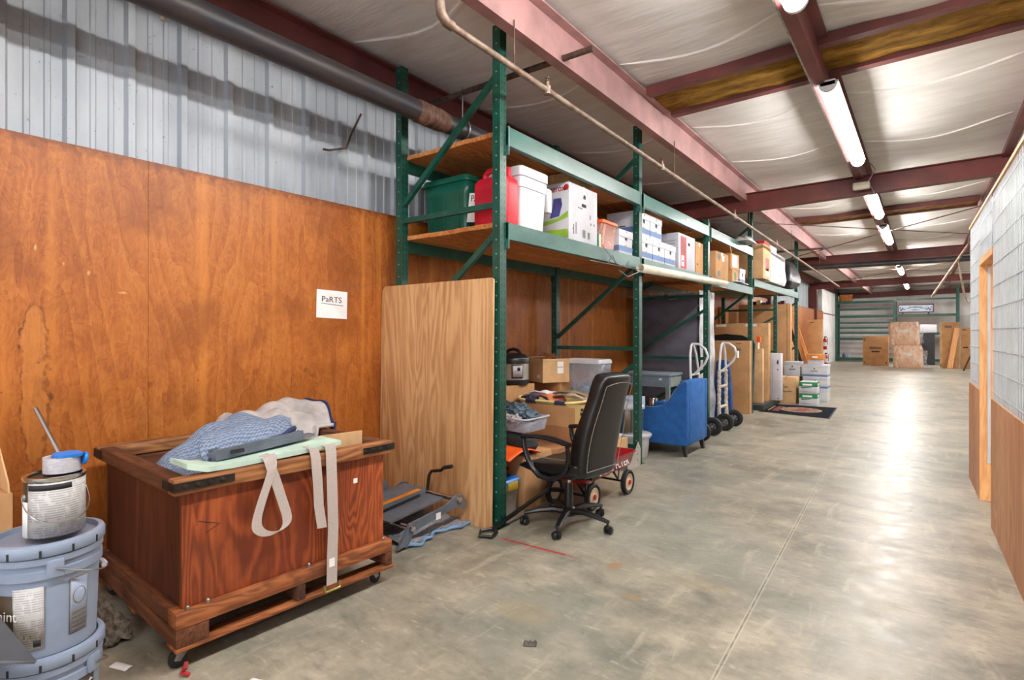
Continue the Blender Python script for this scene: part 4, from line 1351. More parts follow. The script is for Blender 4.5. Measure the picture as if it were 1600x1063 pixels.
# ------------------------------------------------------------------ grey folding stand on the floor
t = thing('folding_stand', 'grey folded steel machine stand with orange label lying by the plywood', 'machine stand', (0, 0, 0))
fr_ = [(2.36, .02), (2.40, .07), (2.46, .16), (2.50, .165), (2.80, .195), (2.92, .245), (2.97, .235), (3.02, .17), (2.98, .13), (2.93, .16), (2.82, .15), (2.50, .10), (2.45, .03)]
B().prism(fr_, -2.70, -2.682, 'x').obj('side_rail', M['grey'], t, smooth=0)
B().prism(fr_, -3.28, -3.262, 'x').obj('side_rail', M['grey'], t, smooth=0)
B().tube([(-3.27, 2.48, .13), (-2.66, 2.48, .13)], .016, 12).obj('cross_tube', M['chrome'], t)
B().tube([(-3.27, 2.93, .21), (-2.66, 2.93, .21)], .018, 12).obj('cross_tube', M['chrome'], t)
B().prism([(2.42, .20), (2.90, .235), (2.90, .247), (2.42, .212)], -3.22, -2.98, 'x').obj('top_plate', M['grey'], t, smooth=0)
B().prism([(2.42, .2125), (2.86, .2445), (2.86, .2465), (2.42, .2145)], -3.03, -2.985, 'x').obj('orange_label', M['orange'], t, smooth=0)
b = B()
b.prism([(2.40, .165), (2.88, .21), (2.88, .245), (2.40, .20)], -2.978, -2.965, 'x')
b.prism([(2.40, .155), (2.90, .20), (2.90, .212), (2.40, .167)], -2.978, -2.80, 'x')
b.obj('slotted_plate', M['grey'], t, smooth=0)
B().prism([(2.44, .172), (2.82, .208), (2.82, .228), (2.44, .192)], -2.964, -2.962, 'x').obj('slot', M['ink'], t, smooth=0)
B().box(-2.679, 2.70, .125, -2.677, 2.745, .17).obj('white_label', M['paper'], t, smooth=0)
for (y, z) in ((2.48, .13), (2.93, .21)):
    B().lathe([(.022, 0), (.02, .012), (.01, .018), (0, .018)], 14, Matrix.Translation((-2.68, y, z)) @ Matrix.Rotation(R(90), 4, 'Y')).obj('bolt', M['chrome'], t)
B().tube([(-3.0, 2.93, .21), (-3.0, 2.95, .33), (-2.98, 2.955, .365), (-2.93, 2.955, .375), (-2.88, 2.955, .385), (-2.85, 2.955, .41), (-2.82, 2.955, .418)], .012, 10).obj('crank', M['iron'], t)
B().tube([(-2.85, 2.955, .41), (-2.77, 2.955, .43)], .015, 10).obj('crank_grip', M['rubber'], t)
b = B()
b.prism([(2.38, .16), (2.75, .20), (2.78, .25), (2.70, .34), (2.58, .36), (2.42, .30)], -3.28, -3.255, 'x')
b.obj('head_plate', M['grey'], t, smooth=0)
B().tube([(-3.22, 2.47, .22), (-3.30, 2.44, .62)], .012, 10).obj('upright_tube', M['chrome'], t)
B().lathe([(.05, -.02), (.07, -.015), (.075, .0), (.07, .015), (.05, .02)], 20, Matrix.Translation((-3.32, 2.45, .58)) @ Matrix.Rotation(R(90), 4, 'Y')).obj('hand_wheel', M['grey'], t)
B().tube([(-3.32, 2.45, .60), (-3.26, 2.56, .615)], .010, 8).obj('hand_wheel_grip', M['rubber'], t)
b = B().grid(lambda u, v: (-2.72 - .45 * u + .03 * sin(v * 9), 2.44 + .62 * v, .012 + .075 * sin(pi * u) ** .5 * (.6 + .4 * sin(v * 14 + u * 5)) * sin(pi * min(v + .05, 1) ** 1.1) ** .4), 26, 30)
o = b.obj('moving_blanket', quilt('blue_grey_packing_cloth', (168, 170, 176), (112, 140, 172)), None, solid=.012)
tag(o, 'rumpled grey and blue packing blanket under the folded grey stand', 'blanket')
B().tube([(-2.70 + .03 * sin(v * .3) - .012 * sin(v), 2.44 + .62 * v / 30, .016 + .006 * sin(v * .9)) for v in range(31)], .012, 8).obj('binding', plain('pale_blue_binding', (122, 158, 196), .7), o)

# ------------------------------------------------------------------ paint buckets, can and tape at the left
def paint_bucket(label, z, lid=True):
    t = thing('paint_bucket', label, 'bucket', (-2.382, .545, z), 0, 'stacked grey blue paint buckets')
    h = .345
    b = B()
    b.lathe([(.128, 0), (.134, .004), (.143, h - .09), (.152, h - .088), (.152, h - .062), (.145, h - .06), (.146, h - .042), (.154, h - .04), (.154, h - .02), (.146, h - .018), (.147, h)], 56, cap1=False)
    b.obj('body', M['bucket'], t)
    l = B()
    l.lathe([(.157, h - .016), (.160, h - .012), (.160, h + .012), (.156, h + .02), (.140, h + .022), (.136, h + .006), (.0, h + .004)], 56, cap0=False)
    l.obj('lid', M['bucket'], t)
    for k in range(12):
        a = k * pi / 6 + .2
        B().box(-.002, -.003, h - .014, .002, .003, h + .008, Matrix.Rotation(a, 4, 'Z') @ Matrix.Translation((.160, 0, 0))).obj('lid_slot', M['ink'], t, smooth=0)
    return t, h
def curved(parent, name, r, a0, a1, z0, z1, mat, dr=.0012, taper=0.0):
    n = 12
    b = B()
    b.grid(lambda u, v: ((r + dr + taper * v) * cos(a0 + (a1 - a0) * u), (r + dr + taper * v) * sin(a0 + (a1 - a0) * u), z0 + (z1 - z0) * v), n, 1)
    return b.obj(name, mat, parent, solid=.0006)
# angle on the bucket facing the camera
AC = math.atan2(-.553, 2.365)
t1, hb = paint_bucket('lower grey blue paint bucket standing on the floor under another', 0.0)
t2, hb = paint_bucket('upper grey blue paint bucket carrying the metal paint can', 0.362)
for t in (t1, t2):
    up = t is t2
    bl = B()
    for a in ((AC + .30), ):
        pass
    a1 = AC + .14 if up else AC + .9
    for aa in (a1, a1 + pi):
        B().box(-.006, -.022, hb - .085, .010, .022, hb - .03, Matrix.Rotation(aa, 4, 'Z') @ Matrix.Translation((.152, 0, 0)), bev=.003).obj('handle_lug', M['bucket'], t)
    pts = []
    for k in range(21):
        f = k / 20
        aa = a1 + pi * f
        drop = .075 * sin(pi * f)
        pts.append((.166 * cos(aa), .166 * sin(aa), hb - .055 - drop))
    B().tube(pts, .0026, 6).obj('bail_handle', M['steel'], t)
    if up:
        B().tube([(.158 * cos(pi / 2 + a1 + x), .158 * sin(pi / 2 + a1 + x), hb - .13) for x in (-.18, -.06, .06, .18)], .010, 8).obj('handle_grip', M['white'], t)
rb = lambda z: .134 + (.143 - .134) * z / .255
curved(t2, 'dark_label', rb(.15), AC - 1.7, AC - .28, .075, .215, M['bdark'], .001, .004)
curved(t2, 'printed_label', rb(.08), AC - .60, AC - .04, .035, .235, M['lab'], .002, .007)
curved(t2, 'outline_print', rb(.06), AC + .42, AC + .84, .05, .235, M['brownprint'], .001, .0066)
curved(t2, 'outline_ground', rb(.06), AC + .435, AC + .825, .054, .231, M['bucket'], .0018, .0064)
ring = [(rb(.17) + .004, .0)]
pts = []
for k in range(24):
    a_ = 2 * pi * k / 24
    ang = AC + .63 + .14 * cos(a_)
    pts.append(((rb(.17) + .0025) * cos(ang), (rb(.17) + .0025) * sin(ang), .172 + .026 * sin(a_)))
B().tube(pts, .0014, 5, closed=True).obj('print_ring', M['brownprint'], t2)
for k in range(5):
    z_ = .06 + k * .014
    curved(t2, 'print_line', rb(z_), AC + .47, AC + .79, z_, z_ + .005, M['brownprint'], .0026, 0)
curved(t2, 'barcode', rb(.05), AC - .24, AC - .10, .045, .065, M['ink'], .0034, .001)
ang = AC - .80
text_mesh('lettering', 'paint', .045, M['paper'], t2, ((rb(.15) + .004) * cos(ang), (rb(.15) + .004) * sin(ang), .15), (R(90), 0, ang + R(90)))
curved(t1, 'dark_label', rb(.15), AC + .30, AC + 1.0, .04, .268, M['bdark'], .001, .006)
curved(t1, 'blue_logo', rb(.2), AC + .42, AC + .54, .20, .255, M['blued'], .0025, .001)
ang = AC + .76
text_mesh('lettering', 'int', .05, M['paper'], t1, ((rb(.18) + .006) * cos(ang), (rb(.18) + .006) * sin(ang), .225), (R(90), 0, ang + R(90)))

ZC = .362 + .345 + .0235
t = thing('paint_can', 'metal paint can with printed white label on top of the buckets', 'paint can', (-2.362, .562, ZC))
B().lathe([(.079, 0), (.082, .003), (.082, .188), (.085, .190), (.085, .197), (.080, .198), (.072, .194), (.070, .186), (.064, .184), (.062, .190), (.0, .189)], 40).obj('body', M['bdark'], t)
AT = math.atan2(-.562, 2.362)
B().lathe([(.0826, .184), (.0858, .190), (.0858, .1975), (.080, .199), (.073, .195)], 40, cap0=False, cap1=False).obj('rim', M['chrome'], t)
curved(t, 'printed_label', .0822, AT - .95, AT + 1.5, .004, .182, M['lab'], .0008)
curved(t, 'white_label', .0822, AT - 1.45, AT - .97, .004, .12, M['paper'], .0008)
curved(t, 'label_heading', .0822, AT - .92, AT + .55, .158, .176, M['ink'], .0016)
for s in (AT - 1.28, AT + 1.86):
    B().lathe([(.012, 0), (.009, .006), (.0, .008)], 12, Matrix.Rotation(s, 4, 'Z') @ Matrix.Translation((.081, 0, .135)) @ Matrix.Rotation(R(90), 4, 'Y')).obj('handle_ear', M['chrome'], t)
pts = []
for k in range(25):
    f = k / 24
    aa = AT - 1.28 + 3.14 * f
    pts.append(((.088 + .012 * sin(pi * f) + (.008 if k in (1, 2, 22, 23) else 0)) * cos(aa), (.088 + .012 * sin(pi * f)) * sin(aa), .135 - .085 * sin(pi * f) ** .8))
B().tube(pts, .0018, 6).obj('wire_handle', M['chrome'], t)

ZT_ = ZC + .199
t = thing('tape_roll', 'roll of silver tape with blue dispenser on the paint can', 'tape', (-2.375, .585, ZT_))
B().lathe([(.028, .0), (.052, .0), (.052, .05), (.028, .05)], 36, cap0=False, cap1=False).obj('roll', M['tapeg'], t, solid=.002)
b = B()
b.loft([rr(.085, .075, .02, .0505, cx=.01, cy=.012), rr(.085, .075, .02, .060, cx=.01, cy=.012), rr(.05, .045, .015, .064, cx=.01, cy=.014)])
b.obj('dispenser', M['blue'], t)
B().lathe([(.0, -.005), (.02, -.004), (.022, 0), (.02, .006), (0, .007)], 14, Matrix.Translation((.03, .056, .038)) @ Matrix.Rotation(R(80), 4, 'X')).obj('tab', M['blue'], t)
o = B().tube([(-2.41, .585, ZT_ + .055), (-2.545, .55, ZT_ + .205)], .0075, 14).obj('chrome_tube', M['chrome'])
tag(o, 'short chrome tube leaning up from the tape roll', 'tube')

o, D = carton('carton', 'brown cardboard box with raised flap behind the paint buckets', 'box', -3.66, .05, 0, -3.12, .60, .72, M['card'], bev=.003)
b = B()
b.prism([(-.27, .72), (.26, .72), (.245, .76), (-.05, 1.0), (-.27, 1.02)], .262, .268, 'y')
b.obj('flap', M['card2'], o, smooth=0)
o = B().prism([(-3.02, 0), (-2.86, 0), (-2.88, .05), (-2.97, .34), (-3.02, .36)], .80, .808, 'y').obj('cardboard_scrap', M['card3'], smooth=0)
tag(o, 'brown cardboard scrap standing between the buckets and the crate', 'cardboard')
b = B()
for k in range(26):
    a = random.uniform(-1, 1)
    b.tube([(-3.09 + random.uniform(-.02, .02), .885 + random.uniform(-.02, .02), .17), (-3.04 + .03 * a, .905 + random.uniform(-.03, .03), .11), (-2.99 + .05 * a, .92 + random.uniform(-.05, .05), .055), (-2.95 + .06 * a, .915 + random.uniform(-.06, .06), .016)], [.012, .016, .018, .010], 6)
o = b.obj('mop_head', plain('grey_mop_yarn', (132, 120, 106), .95, 0, .2, 40, .6, 90))
tag(o, 'grey string mop head on the floor beside the crate', 'mop head')
b = B()
b.loft([[(-2.285, .41, .524), (-2.15, .468, .41), (-2.15, .387, .45), (-2.18, .10, .40), (-2.38, .12, .72)], [(-2.278, .405, .520), (-2.146, .462, .405), (-2.143, .382, .445), (-2.173, .10, .395), (-2.373, .115, .715)]])
b.loft([[(-2.18, .10, .42), (-2.20, .06, .42), (-2.36, .06, .7), (-2.36, .10, .7)], [(-2.18, .10, .0), (-2.20, .06, .0), (-2.36, .06, .0), (-2.36, .10, .0)]])
o = b.obj('metal_sheet', plain('dark_grey_sheet', (78, 80, 86), .5, .2, .08), smooth=0)
tag(o, 'dark grey bent metal sheet corner poking in at lower left', 'metal sheet')
for k, (x, y) in enumerate(((-2.17, 1.12), (-2.74, .83), (-1.44, 2.0))):
    o = B().grid(lambda u, v: (x + (.09 if k < 2 else .05) * u - .02 * v, y + .035 * v + .03 * u, .002 + (.008 if k < 2 else .02) * sin(u * 9) ** 2 * sin(v * 3) ** 2), 8, 5).obj('paper_scrap', M['paper'] if k < 2 else plain('wire_wool', (120, 112, 106), .8, .3), solid=.002)
    tag(o, ('torn white scrap of plastic on the floor before the crate', 'tiny white crumbs of debris beside the cardboard scrap', 'small crushed grey foil scrap on the open floor')[k], 'scrap')

# ------------------------------------------------------------------ office chair
ch = thing('office_chair', 'black leatherette office chair on castors, back to the aisle', 'chair', (-2.09, 3.475, 0), 174)
b = B()
b.lathe([(.046, .075), (.05, .09), (.05, .125), (.034, .14), (.030, .30), (.028, .31)], 20)
b.obj('column_sleeve', M['black'], ch)
B().lathe([(.014, .30), (.014, .37)], 14).obj('gas_lift', M['chrome'], ch)
for k in range(5):
    a = R(-73 + 72 * k - 174)
    ca, sa = cos(a), sin(a)
    b = B()
    secs = []
    for f, w_, h_, z_ in ((.03, .032, .05, .105), (.12, .028, .045, .118), (.22, .024, .036, .108), (.30, .02, .028, .092), (.325, .017, .022, .088)):
        cx, cy = f * ca, f * sa
        loop = []
        for j in range(8):
            t_ = 2 * pi * j / 8
            lx = w_ * cos(t_)
            loop.append((cx - sa * lx, cy + ca * lx, z_ + h_ / 2 * sin(t_)))
        secs.append(loop)
    b.loft(secs)
    arm = b.obj('base_arm', M['black'], ch)
    cst = B()
    cx, cy = .318 * ca, .318 * sa
    cst.lathe([(.009, .04), (.009, .09)], 8, Matrix.Translation((cx, cy, 0)))
    rz_ = random.random() * 6
    for s in (-1, 1):
        cst.lathe([(.004, -.011), (.024, -.011), (.028, -.006), (.028, .006), (.022, .011), (.004, .012)], 16, Matrix.Translation((cx, cy, .028)) @ Matrix.Rotation(rz_, 4, 'Z') @ Matrix.Translation((.012, s * .016, 0)) @ Matrix.Rotation(R(90), 4, 'X'))
    cst.box(-.02, -.02, .035, .02, .02, .062, Matrix.Translation((cx, cy, 0)) @ Matrix.Rotation(rz_, 4, 'Z'), bev=.008)
    cst.obj('castor', M['black'], arm)
b = B()
b.box(-.10, -.09, .355, .12, .09, .40, bev=.012)
b.bar((-.05, 0, .375), (-.235, 0, .40), .09, .05)
b.bar((-.215, 0, .385), (-.255, 0, .52), .09, .04)
b.obj('mechanism', M['black'], ch)
B().tube([(.03, -.09, .37), (.03, -.25, .36)], .008, 8).obj('lever', M['black'], ch)
# seat cushion
secs = []
for f in [k / 12 for k in range(13)]:
    x = -.235 + .50 * f
    w_ = .245 + .02 * sin(pi * f)
    th = .10 * (1 - .35 * (1 if f > .98 else 0))
    zt = .505 + .012 * cos(pi * f) - (.05 * max(0, (f - .75) / .25) ** 2)
    zb = .41 - .01 * sin(pi * f) + (.02 * max(0, (f - .85) / .15))
    loop = []
    for j in range(20):
        t_ = 2 * pi * j / 20
        c_, s_ = cos(t_), sin(t_)
        yy = w_ * math.copysign(abs(c_) ** .45, c_)
        zz = (zt + zb) / 2 + (zt - zb) / 2 * math.copysign(abs(s_) ** .5, s_)
        if s_ > 0:
            zz += .018 * (abs(c_) ** 3) - .008
        loop.append((x, yy, zz))
    secs.append(loop)
def shrink(loop, k, dx):
    c = Vector((sum(p[0] for p in loop) / len(loop), sum(p[1] for p in loop) / len(loop), sum(p[2] for p in loop) / len(loop)))
    return [tuple(c + (Vector(p) - c) * k + Vector((dx, 0, 0))) for p in loop]
secs = [shrink(secs[0], .8, -.015)] + secs + [shrink(secs[-1], .88, .022), shrink(secs[-1], .6, .034)]
seat = B().loft(secs).obj('seat', M['leather'], ch, smooth=60)
for yy in (-.20, .20):
    B().tube([(-.22 + .48 * k / 12, yy + .02 * sin(pi * k / 12) * (1 if yy > 0 else -1), .522 + .006 * cos(pi * k / 12) - .05 * max(0, (k / 12 - .75) / .25) ** 2) for k in range(13)], .0022, 5).obj('seam', M['stitch'], seat)
# backrest
def bk(z):          # backward lean of the back, local x
    f = (z - .43) / .68
    return -.225 - .04 * f - .125 * f * f
secs = []
NZ = 18
for k in range(NZ + 1):
    f = k / NZ
    z = .43 + .68 * f
    w_ = .208 + .02 * sin(pi * min(1, f * 1.3)) - .03 * f
    th = .055 + .012 * sin(pi * f)
    if f > .93:
        w_ *= 1 - (f - .93) * 1.6
    loop = []
    for j in range(24):
        t_ = 2 * pi * j / 24
        c_, s_ = cos(t_), sin(t_)
        yy = w_ * math.copysign(abs(c_) ** .4, c_)
        xx = th * math.copysign(abs(s_) ** .6, s_)
        if s_ > 0:
            xx += .022 * abs(c_) ** 4 + .014 * sin(pi * f * 2.2)
        loop.append((bk(z) + xx, yy, z + xx * .15))
    secs.append(loop)
def shr(loop, k, dz):
    n = len(loop)
    c = Vector([sum(p[i] for p in loop) / n for i in range(3)])
    return [tuple(c + (Vector(p) - c) * k + Vector((0, 0, dz))) for p in loop]
secs = [shr(secs[0], .55, -.02), shr(secs[0], .85, -.013)] + secs + [shr(secs[-1], .85, .014), shr(secs[-1], .5, .02)]
back = B().loft(secs).obj('backrest', M['leather'], ch, smooth=60)
pts = []
for k in range(41):
    f = k / 40
    if f < .4:
        g_ = f / .4
        z = .475 + .585 * g_
        y = -(.188 + .02 * sin(pi * min(1, g_ * 1.3)) - .025 * g_)
    elif f < .6:
        g_ = (f - .4) / .2
        z = 1.06 + .02 * sin(pi * g_)
        y = -.163 + .326 * g_
    else:
        g_ = 1 - (f - .6) / .4
        z = .475 + .585 * g_
        y = (.188 + .02 * sin(pi * min(1, g_ * 1.3)) - .025 * g_)
    fz = (z - .43) / .68
    pts.append((bk(z) - (.055 + .012 * sin(pi * fz)) * .985 - .008, y, z - .01))
B().tube(pts, .0026, 5, closed=True).obj('seam', M['stitch'], back)
for s in (-1, 1):
    # arm pad and loop
    pad = []
    for k in range(11):
        f = k / 10
        x = .20 - .42 * f
        zc_ = .665 + .022 * sin(pi * f) - .01 * f
        wd = (.028 + .014 * sin(pi * min(1, f * 1.1)))
        pad.append([(x, s * (.285) + wd * cos(t_), zc_ + .016 * sin(t_)) for t_ in [2 * pi * j / 12 for j in range(12)]])
    B().loft([shr(pad[0], .5, 0)] + pad + [shr(pad[-1], .5, 0)]).obj('arm_pad', M['black'], ch)
    loop = [(.19, s * .285, .65), (.185, s * .285, .60), (.155, s * .285, .52), (.11, s * .28, .45), (.05, s * .275, .405), (-.03, s * .27, .395), (-.12, s * .272, .425), (-.185, s * .278, .49), (-.21, s * .283, .57), (-.20, s * .285, .65)]
    B().tube(loop, [.017, .018, .02, .021, .021, .02, .02, .02, .02, .018], 10, ry=.75).obj('arm_loop', M['black'], ch)
    B().box(-.07, min(s * .22, s * .275), .385, .06, max(s * .22, s * .275), .405).obj('arm_bracket', M['black'], ch, smooth=0)

# ------------------------------------------------------------------ red wagon
wg = thing('toy_wagon', 'red metal pull wagon with white wheels behind the office chair', 'wagon', (-2.275, 4.17, 0))
b = B()
b.loft([rr(.34, .84, .04, .235), rr(.40, .90, .05, .345), rr(.425, .925, .06, .352), rr(.425, .925, .06, .360), rr(.40, .90, .05, .362), rr(.385, .885, .05, .35), rr(.335, .83, .04, .245)])
b.obj('tray', M['wagon'], wg)
text_mesh('lettering', 'RADIO FLYER', .085, M['paper'], wg, (.190, .02, .288), (R(90 - 14), 0, R(90)), xs=1.15, bold=.001)
def wwheel(parent, x, y, r, side):
    Mx = Matrix.Translation((x, y, r)) @ Matrix.Rotation(R(90), 4, 'Y')
    w_ = B().lathe([(r * .72, -.018), (r * .92, -.02), (r, -.012), (r, .012), (r * .92, .02), (r * .72, .018)], 32, Mx, cap0=False, cap1=False)
    o = w_.obj('wheel', M['rubber'], parent, solid=.003)
    B().lathe([(.0, -.016), (r * .74, -.014), (r * .76, 0), (r * .74, .014), (r * .62, .018), (r * .5, .010), (r * .28, .012), (r * .24, .018), (.0, .018)] if side > 0 else [(.0, -.018), (r * .24, -.018), (r * .28, -.012), (r * .5, -.010), (r * .62, -.018), (r * .74, -.014), (r * .76, 0), (r * .74, .014), (0, .016)], 28, Mx).obj('disc', M['tan'], o)
    B().lathe([(.022, 0), (.02, .010), (.0, .014)], 14, Matrix.Translation((x + side * .018, y, r)) @ Matrix.Rotation(R(90 * side), 4, 'Y')).obj('hub_cap', M['redp'], o)
    return o
for (x, y, s) in ((.19, .29, 1), (-.19, .29, -1), (.16, -.29, 1), (-.19, -.31, -1)):
    wwheel(wg, x, y, .105, s)
for y in (.29, -.30):
    b = B()
    b.bar((-.18, y, .105), (.17, y, .105), .016, .016)
    for s in (-1, 1):
        b.bar((s * .10, y, .11), (s * .07, y + .09, .235), .02, .006, (1, 0, 0))
        b.bar((s * .10, y, .11), (s * .07, y - .09, .235), .02, .006, (1, 0, 0))
    b.obj('axle_frame', M['black'], wg, smooth=0)
B().bar((-.09, -.30, .12), (-.145, -.47, .155), .04, .03).obj('drawbar_yoke', M['black'], wg, smooth=0)
B().bar((-.145, -.46, .155), (-.155, -1.16, .03), .028, .018).obj('drawbar', M['black'], wg, smooth=0)
B().tube([(-.15, -1.15, .027), (-.105, -1.18, .022), (-.09, -1.25, .014), (-.17, -1.285, .014), (-.215, -1.22, .02), (-.16, -1.15, .027)], .012, 8).obj('pull_handle', M['black'], wg)

# ------------------------------------------------------------------ goods under the first rack bay
t = tote('storage_bin', 'small clear bin with blue lid and yellow latch beside the first post', 'bin', -2.78, 3.37, 0, .50, .23, .285, plain('cloudy_bin_plastic', (196, 190, 176), .35), M['blue'], 0, ribs=False, taper=.93)
B().box(-.06, -.123, .20, .06, -.113, .265, bev=.003).obj('latch', M['basket'], t)
B().box(.248, -.06, .205, .262, .06, .268, bev=.003).obj('latch', plain('yellow_latch', (240, 206, 70), .4), t)
for k in range(1):
    o, D = carton('carton', 'upright brown taped cardboard box beneath the orange sled', 'box', -3.0, 3.535, 0, -2.53, 3.93, .43, M['card'], bev=.008)
    decal(o, 'tape_strip', '-y', D, .40, .72, .56, 1.0, M['card3'])
    decal(o, 'red_print', '-y', D, .12, .80, .26, .84, M['redp'])
    decal(o, 'red_print', '-y', D, .56, .70, .66, .76, M['redp'])
    decal(o, 'tape_strip', '+x', D, .40, .0, .58, 1.0, M['tape'])
o, D = carton('carton', 'brown cardboard box on the floor behind the wagon front wheel', 'box', -3.0, 3.95, 0, -2.56, 4.25, .40, M['card3'], bev=.005)
b = B().grid(lambda u, v: (-3.05 + .55 * u, 3.30 + .42 * v, .47 + .05 * sin(pi * v) - .03 * u + .008 * sin(u * 6)), 14, 14)
o = b.obj('plastic_sled', M['hot'], solid=.012)
tag(o, 'bright orange curved plastic sled lying over the boxes by the post', 'sled')
b = B()
b.loft([rr(.5, .16, .05, 0), rr(.54, .2, .07, .05), rr(.5, .17, .06, .10), rr(.34, .08, .03, .12)])
o = b.obj('tool_bag', plain('black_bag_cloth', (34, 34, 38), .75, 0, .2, 20), None, (-2.78, 3.62, .47), (0, R(5), R(10)))
tag(o, 'flat black cloth bag lying over the orange sled', 'bag')
t = thing('clothes_tub', 'clear tub of clothes standing on the black bag', 'tub', (-2.76, 3.76, .60))
B().loft([rr(.38, .30, .04, 0), rr(.42, .34, .04, .11)], cap1=False).obj('body', M['clear'], t, solid=.003)
B().loft([rr(.42, .34, .04, .102), rr(.44, .36, .04, .104), rr(.44, .36, .04, .112), rr(.42, .34, .04, .114)], False, False).obj('rim', M['white'], t)
def cloth_lump(x, y, z, r, mat, label, sq=.6, seed=0):
    b = B()
    bmesh.ops.create_icosphere(b.bm, subdivisions=3, radius=r)
    rnd = random.Random(seed)
    a1, a2, a3 = [rnd.uniform(0, 6) for _ in range(3)]
    for v in b.bm.verts:
        n = v.co.normalized()
        k = 1 + .22 * sin(n.x * 7 + a1) * sin(n.y * 6 + a2) + .12 * sin(n.z * 11 + a3 + n.x * 9)
        v.co = Vector((v.co.x * k, v.co.y * k, v.co.z * k * sq))
    o = b.obj('clothing', mat, None, (x, y, z))
    return tag(o, label, 'clothing', 'clothes in the clear tub')
cl_d = plain('dark_denim', (46, 54, 70), .9, 0, .25, 14, .4, 60)
cl_b = plain('blue_camouflage_cloth', (104, 124, 140), .9, 0, .35, 26, .4, 60, c2=(40, 50, 62))
cl_w = plain('grey_cotton', (196, 190, 196), .9, 0, .12, 14, .4, 60)
for k, (x, y, z, r, mm, lb) in enumerate(((-2.90, 3.76, .75, .10, cl_d, 'dark blue garment bunched on the left of the clear tub'), (-2.77, 3.78, .745, .10, cl_b, 'blue and grey patterned garment bunched in the middle of the clear tub'),
                                         (-2.64, 3.76, .715, .085, cl_b, 'blue and grey patterned garment at the right end of the clear tub'), (-2.84, 3.69, .695, .075, cl_w, 'pale grey garment at the front left of the clear tub'),
                                         (-2.72, 3.68, .69, .06, cl_w, 'pale grey garment at the front right of the clear tub'))):
    cloth_lump(x, y, z, r, mm, lb, .65, k)
# wide open carton and the laundry basket in it
t = thing('open_carton', 'wide open brown carton under the yellow laundry basket', 'box', (-2.88, 4.62, 0))
B().box(-.37, -.345, .0, .37, .345, .555).obj('body', M['card3'], t, smooth=0)
b = B()
b.box(-.37, -.345, .557, .37, -.340, .735)
b.obj('flap', M['card'], t, smooth=0)
bk_ = thing('laundry_basket', 'pale yellow laundry basket of magazines on the wide open carton', 'basket', (-2.88, 4.605, .5605))
secs = [rr(.60, .40, .08, 0), rr(.64, .44, .09, .06), rr(.68, .48, .10, .175), rr(.69, .49, .1, .185)]
B().loft(secs, cap1=False).obj('body', M['basket'], bk_, solid=.005)
rm = B()
lp = rr(.71, .51, .11, 0, 8)
rm.tube([(x, y, .19 + .022 * (abs(x) / .355) ** 2 + (.012 if abs(y) > .2 and abs(x) < .12 else 0)) for x, y, z in lp], .013, 8, closed=True)
rm.obj('rim', M['basket'], bk_)
for sx in (-.16, .17):
    B().box(sx - .06, -.268, .18, sx + .06, -.244, .214, bev=.006).obj('handle_grip', M['navy'], bk_)
hl = B()
for k in range(9):
    for j in range(2):
        hl.box(-.28 + .07 * k - .012, -.232 - .006 * j, .075 + .045 * j, -.28 + .07 * k + .012, -.236 - .004 * j - .012, .10 + .045 * j)
hl.obj('hole_pattern', M['ink'], bk_, smooth=0)
hl = B()
for k in range(5):
    for j in range(2):
        hl.box(.33 + .006 * j, -.16 + .07 * k, .085 + .04 * j, .341 + .006 * j, -.13 + .07 * k, .108 + .04 * j)
hl.obj('hole_pattern', M['ink'], bk_, smooth=0)
mags = [(-.22, -.10, .20, .26, .20, 20, plain('magazine_violet', (96, 88, 140), .4, 0, .3, 14, c2=(60, 56, 90)), 'violet magazine lying in the laundry basket'),
        (-.04, -.12, .205, .24, .19, -25, plain('magazine_orange', (222, 140, 70), .4, 0, .5, 22, c2=(196, 90, 120)), 'colourful orange and pink magazine in the laundry basket'),
        (.16, -.02, .215, .30, .24, 8, plain('tan_cloth', (186, 160, 136), .8, 0, .15, 14), 'tan folded cloth in the laundry basket'),
        (.10, .12, .225, .34, .17, 12, plain('olive_cloth', (150, 138, 108), .8, 0, .15, 14), 'olive folded cloth at the back of the laundry basket'),
        (-.20, .10, .205, .28, .2, -8, M['paper'], 'pale papers at the back of the laundry basket')]
for k, (x, y, z, w, d, rz, mm, lb) in enumerate(mags):
    b = B().grid(lambda u, v: ((u - .5) * w, (v - .5) * d, .035 * sin(pi * u) + .008 * sin(u * 9 + v * 7)), 12, 10)
    o = b.obj('magazine' if k in (0, 1, 4) else 'folded_cloth', mm, None, (-2.88 + x, 4.60 + y * .7, .56 + z + .004 * k), (R(-4), R(3), R(rz)), solid=.016)
    tag(o, lb, 'magazine' if k in (0, 1, 4) else 'cloth')
o = cloth_lump(-3.10, 4.46, .775, .06, plain('black_and_white_cloth', (90, 88, 86), .8, 0, .6, 40, c2=(20, 20, 20)), 'black and white cloth bunched at the left end of the laundry basket', .6, 12)
o['group'] = 'bunched cloths'
